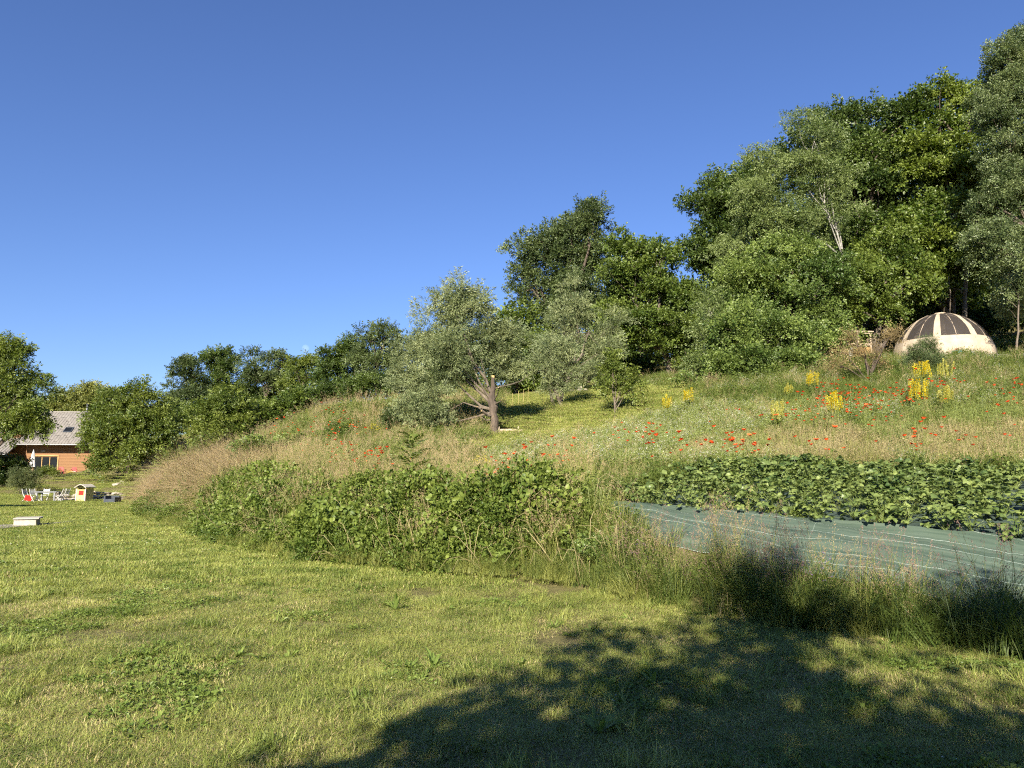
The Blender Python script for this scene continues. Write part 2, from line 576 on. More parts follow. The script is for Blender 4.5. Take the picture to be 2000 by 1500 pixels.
def blade_arrays(base, az, h, w, lean, segs=2, curl=1.0):
    """N grass blades -> verts, faces; lean is how far the tip moves sideways relative to h"""
    N = len(base)
    dirx = np.stack([np.cos(az), np.sin(az), np.zeros(N)], 1)
    sx = np.stack([-np.sin(az), np.cos(az), np.zeros(N)], 1)
    vs_, k = [], 2 * segs + 1
    for i in range(segs):
        t = i / segs
        c = base + dirx * (lean * h * t ** (1 + curl))[:, None] + np.array([0, 0, 1.0]) * (h * (t - .25 * np.minimum(lean, 1.6) * t * t))[:, None]
        ww = (w * (1 - .55 * t) * .5)[:, None]
        vs_ += [c - sx * ww, c + sx * ww]
    vs_.append(base + dirx * (lean * h)[:, None] + np.array([0, 0, 1.0]) * (h * (1 - .25 * np.minimum(lean, 1.6)))[:, None])
    v = np.stack(vs_, 1)
    t = []
    for i in range(segs - 1):
        a = 2 * i
        t += [(a, a + 1, a + 3), (a, a + 3, a + 2)]
    a = 2 * (segs - 1)
    t.append((a, a + 1, a + 2))
    f = (np.array(t)[None] + (np.arange(N) * k)[:, None, None]).reshape(-1, 3)
    return v.reshape(-1, 3), f.tolist()


def disc_pts(n, r):
    a = RNG.uniform(0, 2 * np.pi, n)
    q = r * np.sqrt(RNG.uniform(0, 1, n))
    return np.stack([q * np.cos(a), q * np.sin(a), np.zeros(n)], 1)


def U(a, b, n):
    return RNG.uniform(a, b, n)


# ------------------------------------------------------------------ scattering (one object, geometry instanced on its points)
SETS = {}


def source(name, meshes):
    """a node tree that puts one of these meshes on every point"""
    objs = [bpy.data.objects.new(name + '_source', m) for m in meshes]
    ng = bpy.data.node_groups.new('scatter_' + name, 'GeometryNodeTree')
    ng.interface.new_socket('Geometry', in_out='INPUT', socket_type='NodeSocketGeometry')
    ng.interface.new_socket('Geometry', in_out='OUTPUT', socket_type='NodeSocketGeometry')
    N, L = ng.nodes, ng.links
    gi, go = N.new('NodeGroupInput'), N.new('NodeGroupOutput')
    ip, jn = N.new('GeometryNodeInstanceOnPoints'), N.new('GeometryNodeJoinGeometry')
    for o in reversed(objs):      # a join lists its last link first
        oi = N.new('GeometryNodeObjectInfo')
        oi.inputs['Object'].default_value = o
        oi.inputs['As Instance'].default_value = False
        gt = N.new('GeometryNodeGeometryToInstance')
        L.new(oi.outputs['Geometry'], gt.inputs[0]); L.new(gt.outputs[0], jn.inputs[0])

    def named(a, t):
        n = N.new('GeometryNodeInputNamedAttribute'); n.data_type = t; n.inputs['Name'].default_value = a
        return n.outputs['Attribute']
    er = N.new('FunctionNodeEulerToRotation')
    L.new(named('rot', 'FLOAT_VECTOR'), er.inputs[0])
    ip.inputs['Pick Instance'].default_value = True
    L.new(gi.outputs[0], ip.inputs['Points']); L.new(jn.outputs[0], ip.inputs['Instance'])
    L.new(named('vid', 'INT'), ip.inputs['Instance Index'])
    L.new(er.outputs[0], ip.inputs['Rotation']); L.new(named('scl', 'FLOAT_VECTOR'), ip.inputs['Scale'])
    L.new(ip.outputs[0], go.inputs[0])
    SETS[name] = (ng, len(meshes))


def scatter(name, setname, pts, rot, scl, tint=None, parent=None, loc=None, vid=None):
    ng, nv = SETS[setname]
    n = len(pts)
    pts = np.asarray(pts, np.float32)
    if loc is not None:
        pts = pts - np.array(loc, np.float32)
    me = bpy.data.meshes.new(name)
    me.vertices.add(n)
    me.vertices.foreach_set('co', pts.astype(np.float32).ravel())

    def attr(a, t, vals, fld):
        x = me.attributes.new(a, t, 'POINT')
        x.data.foreach_set(fld, vals)
    scl = np.asarray(scl, np.float32)
    if scl.ndim == 1:
        scl = np.repeat(scl[:, None], 3, 1)
    attr('rot', 'FLOAT_VECTOR', np.ascontiguousarray(rot, np.float32).ravel(), 'vector')
    attr('scl', 'FLOAT_VECTOR', np.ascontiguousarray(scl, np.float32).ravel(), 'vector')
    attr('vid', 'INT', (RNG.integers(0, nv, n) if vid is None else vid).astype(np.int32), 'value')
    attr('tint', 'FLOAT', (np.full(n, .5) if tint is None else np.clip(tint, 0, 1)).astype(np.float32), 'value')
    me.update()
    o = link(name, me, parent, loc)
    md = o.modifiers.new('scatter', 'NODES')
    md.node_group = ng
    return o


def up_rot(n, tilt=.2):
    return np.stack([RNG.normal(0, tilt, n), RNG.normal(0, tilt, n), U(0, 2 * np.pi, n)], 1)


# ---- plant material sources
def tuft_mesh(n, rad, h0, h1, w, lean, mats, segs=2, extra=None):
    mb = MB()
    b = disc_pts(n, rad)
    h = U(h0, h1, n)
    mi = 0
    v, f = blade_arrays(b, U(0, 2 * np.pi, n), h, U(.7, 1.3, n) * w, U(lean * .3, lean * 1.5, n), segs)
    mb.add(v, f, mi)
    if extra:
        extra(mb)
    return mb.mesh('tuft', mats)


def sprig_arrays(n, ll, lw, droop=.15, spread=.9, kind='kite', flat=.35):
    """a leafy twig of unit length along +x"""
    t = U(.05, 1, n)
    side = np.where(np.arange(n) % 2 == 0, 1.0, -1.0)
    off = U(0, .34, n)
    a = RNG.normal(0, flat, n)
    lat = np.stack([np.zeros(n), side * np.cos(a), np.sin(a)], 1)
    base = np.stack([t, np.zeros(n), -droop * t * t], 1) + lat * off[:, None]
    d = np.array([.55, 0, 0]) + lat * spread + RNG.normal(0, .25, (n, 3)) - np.array([0, 0, droop])
    up = np.array([0, 0, 1.0]) + RNG.normal(0, .45, (n, 3))
    return leaf_arrays(base, d, up, U(.7, 1.25, n) * ll, U(.7, 1.25, n) * lw, .2, kind)


def rand_dirs(n):
    return norm(RNG.normal(0, 1, (n, 3)))


def reseed(text):
    """every thing grows from its own seed"""
    global RNG
    k = zlib.crc32(text.encode())
    RNG = np.random.default_rng(k)
    random.seed(k)


def dir_rot(d, roll=.9):
    """euler turning +x to d, rolled about it"""
    d = norm(d)
    return np.stack([RNG.normal(0, roll, len(d)), -np.arcsin(np.clip(d[:, 2], -1, 1)), np.arctan2(d[:, 1], d[:, 0])], 1)


def euler_mats(e):
    cx, cy, cz = np.cos(e).T
    sx, sy, sz = np.sin(e).T
    return np.stack([np.stack([cy * cz, sx * sy * cz - cx * sz, cx * sy * cz + sx * sz], 1),
                     np.stack([cy * sz, sx * sy * sz + cx * cz, cx * sy * sz - sx * cz], 1),
                     np.stack([-sy, sx * cy, cx * cy], 1)], 1)


def fast_mesh(name, v, f, mat):
    me = bpy.data.meshes.new(name)
    f = np.asarray(f, np.int32)
    me.vertices.add(len(v)); me.vertices.foreach_set('co', np.ascontiguousarray(v, np.float32).ravel())
    me.loops.add(f.size); me.loops.foreach_set('vertex_index', f.ravel())
    me.polygons.add(len(f)); me.polygons.foreach_set('loop_start', np.arange(0, f.size, 3, dtype=np.int32))
    me.update(calc_edges=True)
    me.materials.append(MATS[mat])
    return me


def clump_mesh(q, sp, n, ll, lw, droop, k=19, upbias=.3, kind='kite', spread=.9):
    """a rounded clump of unit radius made of about k*q*q leafy twigs of length 1/q"""
    m = max(5, int(k * q * q))
    base = [sprig_arrays(n, ll, lw, droop, spread, kind) for _ in range(4)]
    w = rand_dirs(m)
    w[:, 2] = np.where(w[:, 2] < -.35, -w[:, 2] * .6, w[:, 2])
    lump = 1 + .28 * np.sin(w[:, 0] * 4 + 1.3) * np.sin(w[:, 1] * 5) + .2 * np.sin(w[:, 2] * 7)
    p = w * np.array([1.15, 1.15, .64]) * (lump * U(.25, 1.0, m) ** .5)[:, None] * .95
    d = w + np.array([0, 0, upbias]) + RNG.normal(0, .4, (m, 3))
    d[:, 2] -= droop * .6
    M = euler_mats(dir_rot(d))
    sc_ = U(.7, 1.3, m) / q
    V, Fc, off = [], [], 0
    for i in range(m):
        v, f = base[i % 4]
        V.append(v @ M[i].T * sc_[i] + p[i]); Fc.append(np.asarray(f) + off); off += len(v)
    return fast_mesh('clump', np.concatenate(V), np.concatenate(Fc), sp)


TIERS = [1.0, 1.5, 2.1, 2.9, 3.9]
NVAR = 3
SPECIES = {'maple_dark': (26, .24, .17, .15), 'maple': (26, .24, .18, .2), 'maple_light': (26, .24, .18, .2), 'birch': (30, .17, .115, .6),
           'aspen': (30, .17, .14, .2), 'willow': (40, .25, .06, .35), 'oak': (26, .22, .14, .15), 'walnut': (26, .26, .13, .35),
           'chestnut': (26, .30, .15, .2), 'hazel': (28, .21, .16, .25), 'juniper': (44, .20, .03, .1), 'brown_leaf': (18, .17, .08, .1),
           'garden_shrub': (40, .17, .06, .1)}
for sp, (n, ll, lw, droop) in SPECIES.items():
    meshes = []
    for q_ in TIERS:
        meshes += [clump_mesh(q_, sp, n, ll, lw, droop) for _ in range(NVAR)]
    meshes += [fast_mesh('sprig', *sprig_arrays(n, ll, lw, droop), sp) for _ in range(NVAR)]
    source(sp, meshes)
source('bramble', [clump_mesh(q_, 'bramble', 14, .25, .18, .25, 12, .1, 'full', .8) for q_ in (1.7, 1.9, 2.1, 2.3, 2.5)])
source('bramble_sprig', [fast_mesh('sprig', *sprig_arrays(22, .21, .15, .25, .8, 'full', .5), 'bramble') for _ in range(4)])


def turf_mesh(n, rad, h0, h1, w, clumps, straw=.12, segs=2, lean=.8):
    """a round piece of turf: blades gathered in tufts, some of them dry"""
    c = disc_pts(clumps, rad)
    hs = U(.6, 1.25, clumps)
    i = RNG.integers(0, clumps, n)
    b = c[i] + disc_pts(n, rad * 1.25 / math.sqrt(clumps))
    loose = RNG.uniform(0, 1, n) < .35
    b[loose] = disc_pts(int(loose.sum()), rad * 1.05)
    h = U(h0, h1, n) * np.where(loose, .8, hs[i])
    az = np.arctan2(b[:, 1] - c[i, 1], b[:, 0] - c[i, 0]) + RNG.normal(0, .9, n)
    dry = RNG.uniform(0, 1, n) < straw
    mb = MB()
    for k_, mi in ((~dry, 0), (dry, 1)):
        m = int(k_.sum())
        if m:
            v, f = blade_arrays(b[k_], az[k_], h[k_] * (1 if mi == 0 else .8), U(.7, 1.3, m) * w, U(lean * .3, lean * 1.6, m) * (1 if mi == 0 else 1.6), segs)
            mb.add(v, f, mi)
    return mb.mesh('turf', ['lawn', 'lawn_straw'])


source('turf', [turf_mesh(2300, .46, .020, .072, .0038, 70, .20, 2, 1.3) for _ in range(6)])
source('turf_dry', [turf_mesh(1300, .42, .018, .055, .0042, 30, .55) for _ in range(4)])
source('turf_far', [turf_mesh(1700, 1.1, .035, .085, .011, 60, .12) for _ in range(4)])
source('lawn_long', [tuft_mesh(34, .08, .07, .17, .0055, .8, 'lawn', 3) for _ in range(4)])
source('lawn_far', [tuft_mesh(130, .40, .035, .09, .011, .7, 'lawn') for _ in range(4)])
source('meadow_tuft', [tuft_mesh(44, .16, .22, .60, .008, .6, 'meadow', 3) for _ in range(4)])
source('green_tuft', [tuft_mesh(46, .14, .22, .62, .008, .7, 'meadow_dark', 3) for _ in range(4)])
source('straw_tuft', [tuft_mesh(40, .18, .20, .60, .007, .7, 'straw', 3) for _ in range(4)])
source('lying_tuft', [tuft_mesh(46, .20, .40, .95, .007, 1.9, 'dry_red', 4) for _ in range(4)])
source('fringe_green', [tuft_mesh(50, .13, .25, .70, .0065, .8, 'meadow_dark', 4) for _ in range(5)])
source('fringe_light', [tuft_mesh(44, .14, .20, .60, .006, .9, 'meadow', 4) for _ in range(5)])


def stem_mesh(n, h0, h1, seedmat, rad=.12, loose=True, lean=.35, stemmat='meadow'):
    """seeding grass stems with panicles"""
    mb = MB()
    for i in range(n):
        b = disc_pts(1, rad)[0]
        h = random.uniform(h0, h1)
        az = random.uniform(0, 2 * math.pi)
        ln = random.uniform(.1, 1) * lean * h
        pts = [b + np.array([math.cos(az) * ln * t ** 2, math.sin(az) * ln * t ** 2, h * t - .12 * ln * t * t]) for t in (0, .35, .7, 1)]
        mb.tube(pts, [.0022, .002, .0016, .001], 3, 0, cap=False)
        tip, q = pts[-1], pts[-2]
        ax = norm(tip - q)
        L_ = random.uniform(.10, .20)
        m = 26
        t = U(-.2, 1, m)
        sp = (.035 if loose else .010) * (1.1 - np.clip(t, 0, 1))
        base = tip[None] + ax[None] * ((t - .6) * L_)[:, None] + RNG.normal(0, 1, (m, 3)) * sp[:, None]
        v, f = leaf_arrays(base, ax[None] + RNG.normal(0, .4, (m, 3)), RNG.normal(0, 1, (m, 3)), U(.012, .024, m), U(.004, .007, m))
        mb.add(v, f, 1)
    return mb.mesh('stems', [stemmat, seedmat])


source('seed_stem', [stem_mesh(7, .55, 1.05, 'seed') for _ in range(4)])
source('seed_purple', [stem_mesh(6, .55, 1.05, 'seed_purple') for _ in range(4)])
source('seed_tight', [stem_mesh(8, .5, .95, 'seed', loose=False) for _ in range(3)])
source('seed_dry', [stem_mesh(12, .5, .95, 'dry_red', .2, True, .7, 'dry_red') for _ in range(4)])


def herb_mesh(n, h, rad, ll, lw, mats, flower=0, fl=.02, fm=1, kind='kite'):
    """bushy herb: leaves through a rounded volume, flowers on top"""
    mb = MB()
    p = disc_pts(n, rad)
    top = h * (1 - (np.hypot(p[:, 0], p[:, 1]) / rad) ** 2 * .5)
    p[:, 2] = top * U(.05, 1, n) ** .7
    az = np.arctan2(p[:, 1], p[:, 0]) + RNG.normal(0, .8, n)
    d = np.stack([np.cos(az), np.sin(az), U(-.1, 1.0, n)], 1)
    v, f = leaf_arrays(p, d, np.array([0, 0, 1.0]) + RNG.normal(0, .4, (n, 3)), U(.6, 1.3, n) * ll, U(.6, 1.3, n) * lw, .2, kind)
    mb.add(v, f)
    for i in range(7):
        q = disc_pts(1, rad * .8)[0]
        mb.tube([q * .3, q + np.array([0, 0, h * .95])], [.003, .0015], 3, 0, cap=False)
    if flower:
        q = disc_pts(flower, rad)
        q[:, 2] = h * (1 - (np.hypot(q[:, 0], q[:, 1]) / rad) ** 2 * .45) * U(.85, 1.18, flower)
        q = np.repeat(q, 3, 0) + RNG.normal(0, fl * .3, (flower * 3, 3))
        a = U(0, 6.28, len(q))
        v, f = leaf_arrays(q, np.stack([np.cos(a), np.sin(a), U(-.1, .5, len(q))], 1), np.array([0, 0, 1.0]) + RNG.normal(0, .3, (len(q), 3)), np.full(len(q), fl), np.full(len(q), fl * .8))
        mb.add(v, f, fm)
    return mb.mesh('herb', mats)


source('herb', [herb_mesh(110, .42, .24, .07, .03, ['herb']) for _ in range(4)])
source('herb_fine', [herb_mesh(150, .5, .22, .06, .010, ['herb_pale']) for _ in range(4)])
source('herb_white', [herb_mesh(100, .45, .24, .07, .022, ['herb_pale', 'white_petal'], 30, .016) for _ in range(4)])
source('herb_yellow', [herb_mesh(90, .45, .24, .07, .022, ['herb', 'yellow_petal'], 46, .026) for _ in range(3)])
source('herb_purple', [herb_mesh(90, .55, .16, .07, .022, ['herb', 'purple_petal'], 16, .014) for _ in range(3)])
source('tan_fluff', [herb_mesh(230, .42, .30, .045, .008, ['straw']) for _ in range(4)])
source('clover', [herb_mesh(60, .05, .16, .028, .026, ['clover'], 0, .01) for _ in range(3)])
source('clover_flower', [herb_mesh(40, .05, .14, .028, .026, ['clover', 'white_petal'], 2, .012) for _ in range(3)])
source('plantain', [herb_mesh(14, .05, .05, .12, .030, ['clover'], 0, kind='full') for _ in range(3)])



def cane_mesh():
    """arching dead stems"""
    mb = MB()
    for i in range(3):
        b = disc_pts(1, .15)[0]; az = random.uniform(0, 6.28); h = random.uniform(.5, .95); ln = random.uniform(.3, .9)
        mb.tube([b + np.array([math.cos(az) * ln * t, math.sin(az) * ln * t, h * math.sin(t * 2.3)]) for t in (0, .25, .5, .75, 1)], [.005, .0045, .004, .003, .002], 4, 0, cap=False)
    return mb.mesh('canes', ['straw'])


source('dead_cane', [cane_mesh() for _ in range(4)])

# ------------------------------------------------------------------ the ground
far = np.array([150, 250, 450, 900, 2000, 5000])
xs = np.concatenate([-far[::-1], np.arange(-88, -30, 1.5), np.arange(-30, 34, .4), np.arange(34, 89, 1.5), far])
ys = np.concatenate([-far[::-1], np.arange(-22, 2, 1.5), np.arange(2, 52, .4), np.arange(52, 129, 1.5), far + 20])
XX, YY = np.meshgrid(xs, ys, indexing='ij')
ZZ = H(XX, YY)
nx, ny = len(xs), len(ys)
idx = np.arange(nx * ny).reshape(nx, ny)
quads = np.stack([idx[:-1, :-1], idx[1:, :-1], idx[1:, 1:], idx[:-1, 1:]], -1).reshape(-1, 4)
gm = bpy.data.meshes.new('ground')
gm.from_pydata(np.stack([XX, YY, ZZ], -1).reshape(-1, 3).tolist(), [], quads.tolist())
gm.materials.append(MATS['ground_cover'])
gm.polygons.foreach_set('use_smooth', [True] * len(quads))
tag(link('ground', gm), kind='structure')

# ------------------------------------------------------------------ trees
def crown_points(lobes, size, dens=1.0, sub=16, upbias=.3):
    """lobes: (centre, radius, vertical factor); each lobe is broken into many lesser leaf clumps, with loose twigs round the outside"""
    P, S, V, D, T, anchors = [], [], [], [], [], []
    tiers = np.array(TIERS)
    for c, r, vf in lobes:
        c = np.array(c)
        k = max(6, int(sub * dens * .82 * random.uniform(.9, 1.2)))
        u = rand_dirs(k)
        u[:, 2] = u[:, 2] * vf
        cen = c + u * (r * RNG.uniform(.28, .92, k))[:, None]
        rad = r * RNG.uniform(.24, .48, k)
        tn = RNG.uniform(.05, .95, k)
        anchors.append((c, cen))
        tier = np.argmin(np.abs(np.log((rad / size)[:, None] / tiers[None])), 1)
        P.append(cen); S.append(rad); V.append(tier * NVAR + RNG.integers(0, NVAR, k)); T.append(tn)
        D.append(np.stack([RNG.normal(0, .25, k), RNG.normal(0, .25, k), U(0, 6.28, k)], 1))
        for j in range(k):                      # loose twigs
            m = 5
            w = norm(rand_dirs(m) + .6 * norm(cen[j] - c)[None] + np.array([0, 0, .25]))
            P.append(cen[j] + w * rad[j] * RNG.uniform(.7, 1.02, (m, 1))); S.append(np.full(m, size) * U(.8, 1.35, m))
            V.append(len(TIERS) * NVAR + RNG.integers(0, NVAR, m)); T.append(np.full(m, tn[j]) + RNG.normal(0, .15, m))
            D.append(dir_rot(w + np.array([0, 0, upbias]) + RNG.normal(0, .3, (m, 3))))
    return np.concatenate(P), np.concatenate(S), np.concatenate(V), np.concatenate(D), np.concatenate(T), anchors


def limb(mb, a, b, r0, r1, sag=.12, n=5, sides=6, mi=0):
    a, b = np.array(a), np.array(b)
    L_ = np.linalg.norm(b - a)
    off = RNG.normal(0, 1, 3) * L_ * .06
    pts, rad = [], []
    for i in range(n):
        t = i / (n - 1)
        p = a + (b - a) * t + off * math.sin(math.pi * t) + np.array([0, 0, sag * L_ * math.sin(math.pi * t)]) + RNG.normal(0, 1, 3) * L_ * .012 * (0 < i < n - 1)
        pts.append(p); rad.append(r0 + (r1 - r0) * t ** .8)
    mb.tube(pts, rad, sides, mi)
    return pts


def tree(name, label, cat, px, Y, lobes, species, trunk_r=.2, bark='bark', size=.8, dens=1.0, sub=16, droop=0., group=None, lean=None,
         base=None, stems=1, fork=.45, upbias=.25, depth=None):
    """px, Y: foot of the trunk (pixel column, metres away); lobes: (px, py, radius in px, metres nearer(-)/farther(+), vertical factor)"""
    reseed(label)
    foot = Vector(base) if base is not None else on(px, Y)
    root = empty(name, foot, label, cat, group)
    LB = []
    for l in lobes:
        dy = l[3] if len(l) > 3 else 0
        c = at(l[0], l[1], Y + dy) if base is None else Vector(l[0])
        r = l[2] * (Y + dy) / F if base is None else l[1]
        LB.append((tuple(c), r, l[4] if len(l) > 4 else (1.0 if base is None else l[2])))
    P, S, V, D, T, anchors = crown_points(LB, size, dens, sub, upbias)
    keep = P[:, 2] > H(P[:, 0], P[:, 1]) + .15
    cr = scatter('crown', species, P[keep], D[keep], S[keep], T[keep], root, None, V[keep])
    cr.location = (0, 0, 0)
    cr.matrix_parent_inverse = Matrix.Translation(-foot)
    cr['kind'] = 'stuff'
    mb = MB()
    f = np.array(foot) - np.array([0, 0, .15])
    top = max(LB, key=lambda b: b[0][2])
    for s in range(stems):
        st = f + (RNG.normal(0, trunk_r * 1.6, 3) * np.array([1, 1, 0]) if stems > 1 else 0)
        tgt = np.array(top[0]) if s == 0 else np.array(LB[s % len(LB)][0])
        main = limb(mb, st, tgt, trunk_r, trunk_r * .25, 0.0, 9, 8)
        main = np.array(main)
        if s == 0:
            zz = main[:, 2]
            for c, cen in anchors:
                tz = f[2] + (c[2] - f[2]) * fork
                j = int(np.argmin(np.abs(zz - tz)))
                j = max(1, min(j, len(main) - 2))
                r = trunk_r * (1 - .75 * j / 8)
                q = limb(mb, main[j], c, r * .62, r * .3, .10, 5, 6)
                for e in cen[:9]:
                    k = random.choice([2, 3, 4])
                    limb(mb, q[k], e, r * .28, r * .05, .05, 4, 5)
    tr = mb.build('trunk', bark, root)
    tr.matrix_parent_inverse = Matrix.Translation(-foot)
    return root


# --- the big wood on the right
tree('maple_tree', 'tall dark maple with rounded top, highest of the trees above the wooden hut', 'tree', 1712, 52,
     [(1690, 250, 105, 0), (1620, 330, 95, 1), (1760, 320, 85, 1), (1690, 400, 120, -1), (1640, 520, 100, 0), (1770, 470, 80, 0)], 'maple_dark', .36, 'bark_dark', .72, .95, 17)
tree('maple_tree', 'tall yellow-green maple rising behind the dome tent', 'tree', 1868, 50,
     [(1830, 215, 55, 0), (1895, 235, 85, 0), (1840, 330, 90, -1), (1905, 380, 90, 0), (1800, 450, 75, -2), (1870, 500, 95, -2), (1780, 560, 55, -3)],
     'maple_light', .32, 'bark_dark', .68, .95, 17)
tree('aspen_tree', 'grey-green aspen with pale trunk overhanging the dome tent', 'tree', 2012, 40,
     [(1985, 130, 58, 0, 1.2), (2050, 120, 70, 1), (1968, 240, 68, 0, 1.2), (2060, 270, 80, 0), (1975, 370, 75, 0), (2070, 420, 90, 0), (1950, 480, 62, -1), (2040, 540, 80, 0), (1992, 590, 34, -2), (2045, 480, 60, -5), (2010, 560, 36, -4), (1935, 400, 40, 0), (1990, 310, 50, 1), (1978, 185, 52, 0), (2005, 95, 42, 0), (1948, 215, 45, 1), (1960, 150, 40, 1)],
     'aspen', .15, 'bark_grey', .46, 1.15, 18, droop=.1)
tree('birch_tree', 'tall pale-leaved birch with a white trunk in front of the dark maple', 'tree', 1588, 46,
     [(1590, 275, 62, 0, 1.1), (1530, 330, 75, 0), (1610, 360, 62, -1), (1470, 410, 75, 0), (1550, 430, 75, -1), (1625, 430, 45, 0), (1440, 490, 70, 1), (1510, 500, 60, 0)],
     'birch', .11, 'bark_birch', .50, .9, 17, droop=.75, fork=.62)
tree('hornbeam_tree', 'broad mid-green hornbeam below the white-trunked birch', 'tree', 1606, 43,
     [(1540, 520, 75, 0), (1460, 545, 75, 0), (1600, 560, 75, -1), (1520, 600, 80, -1), (1430, 600, 60, 0), (1610, 640, 62, -2), (1640, 560, 50, 0)],
     'hazel', .22, 'bark', .52, .85, 17, droop=.25)
tree('ash_tree', 'dark ash on the wood edge left of the white-trunked birch', 'tree', 1405, 57,
     [(1400, 430, 70, 0), (1440, 380, 62, 1), (1375, 500, 55, 0), (1490, 340, 55, 2), (1420, 560, 80, 0), (1375, 640, 60, 0)], 'maple_dark', .28, 'bark_dark', .7, .95, 16)
tree('oak_tree', 'dark broad oak standing alone against the sky above the pale willows', 'tree', 1112, 64,
     [(1145, 430, 45, 0), (1110, 470, 60, 0), (1060, 500, 55, 0), (1160, 500, 42, 0), (1040, 565, 48, 0), (1120, 560, 80, 0), (1070, 640, 75, 0), (1170, 610, 60, 0)],
     'oak', .42, 'bark_dark', .75, 1.05, 17)
tree('maple_tree', 'mid-green maple with twin tops between the lone oak and the wood', 'tree', 1312, 49,
     [(1225, 500, 42, 0, 1.2), (1290, 500, 42, 0, 1.1), (1230, 570, 65, 0), (1310, 590, 62, 0), (1265, 650, 75, -1), (1340, 680, 55, -1), (1200, 640, 50, 0)],
     'maple', .24, 'bark_grey', .6, .85, 16)
tree('maple_tree', 'low bright maple hanging over the wooden hut', 'tree', 1716, 45,
     [(1735, 500, 60, 0), (1690, 560, 60, -1), (1770, 560, 50, -1), (1650, 600, 45, -2), (1735, 600, 38, -1)], 'maple', .27, 'bark_grey', .56, .95, 15, fork=.7)
# deeper rows that close the wood
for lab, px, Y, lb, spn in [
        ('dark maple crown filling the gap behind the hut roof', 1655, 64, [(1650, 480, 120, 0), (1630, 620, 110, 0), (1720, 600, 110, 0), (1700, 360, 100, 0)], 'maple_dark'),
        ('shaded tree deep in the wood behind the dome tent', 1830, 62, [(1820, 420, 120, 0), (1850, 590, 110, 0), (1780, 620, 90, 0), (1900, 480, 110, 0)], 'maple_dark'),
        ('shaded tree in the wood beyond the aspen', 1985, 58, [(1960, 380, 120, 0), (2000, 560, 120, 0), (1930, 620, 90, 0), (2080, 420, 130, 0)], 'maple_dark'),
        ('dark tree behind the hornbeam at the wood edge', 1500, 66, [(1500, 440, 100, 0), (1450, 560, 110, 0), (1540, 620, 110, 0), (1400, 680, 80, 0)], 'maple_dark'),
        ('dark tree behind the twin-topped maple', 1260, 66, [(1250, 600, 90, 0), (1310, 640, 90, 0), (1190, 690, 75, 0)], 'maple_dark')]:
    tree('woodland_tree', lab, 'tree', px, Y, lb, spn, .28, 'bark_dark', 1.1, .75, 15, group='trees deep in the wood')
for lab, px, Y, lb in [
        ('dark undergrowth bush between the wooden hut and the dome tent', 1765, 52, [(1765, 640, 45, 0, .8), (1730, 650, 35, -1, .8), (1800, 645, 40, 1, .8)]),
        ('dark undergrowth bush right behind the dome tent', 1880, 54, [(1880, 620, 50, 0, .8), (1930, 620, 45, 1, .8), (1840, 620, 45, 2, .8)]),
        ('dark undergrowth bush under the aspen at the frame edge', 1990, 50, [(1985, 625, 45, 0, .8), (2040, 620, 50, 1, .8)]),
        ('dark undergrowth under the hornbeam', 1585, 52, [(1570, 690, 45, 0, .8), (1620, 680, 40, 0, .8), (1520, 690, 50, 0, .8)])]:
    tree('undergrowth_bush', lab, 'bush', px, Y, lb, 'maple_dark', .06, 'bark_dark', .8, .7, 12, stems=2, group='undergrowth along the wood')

# bushes at the wood edge
tree('hazel_bush', 'big rounded hazel bush at the meadow edge left of the wooden hut', 'bush', 1500, 36,
     [(1500, 660, 62, 0), (1440, 660, 58, 0), (1560, 670, 52, 1), (1480, 715, 55, -1, .8), (1550, 715, 45, -1, .8), (1420, 720, 42, -1, .8)], 'hazel', .07, 'bark_grey', .45, .95, 17, stems=4)
tree('young_birch', 'pale slim young birch beside the hazel bush', 'tree', 1385, 37,
     [(1390, 610, 28, 0, 1.5), (1385, 660, 36, 0, 1.2), (1395, 710, 36, 0), (1365, 720, 28, 0)], 'birch', .06, 'bark_birch', .5, 1.0, 15, droop=.3)
tree('elder_shrub', 'small white-flowering elder shrub by the dark tree trunk', 'shrub', 1345, 35,
     [(1345, 752, 18, 0), (1362, 760, 14, 0), (1330, 762, 12, 0)], 'hazel', .03, 'bark_grey', .4, 1.1, 10, stems=3)
tree('brown_shrub', 'small leaning tree with dry brown leaves in front of the wooden hut', 'tree', 1702, 30.5,
     [(1650, 690, 26, 0), (1690, 690, 24, 0), (1730, 670, 20, 0), (1715, 700, 20, 0), (1640, 715, 20, 0), (1740, 655, 14, 0), (1670, 660, 15, 0)], 'brown_leaf', .055, 'bark_dark', .36, .62, 10, fork=.25, stems=2)
tree('juniper_bush', 'dark spiky juniper bush in front of the dome tent', 'bush', 1810, 33,
     [(1815, 712, 26, 0, .8), (1795, 718, 20, 0, .8), (1842, 720, 20, 0, .8), (1818, 685, 11, 0, 1.5), (1790, 700, 11, 0, 1.3), (1775, 722, 14, 0, .8)], 'juniper', .04, 'bark_dark', .42, 1.3, 14, stems=3, upbias=.9)

# --- willows and young trees on the mown slope
W0 = on(965, 30)


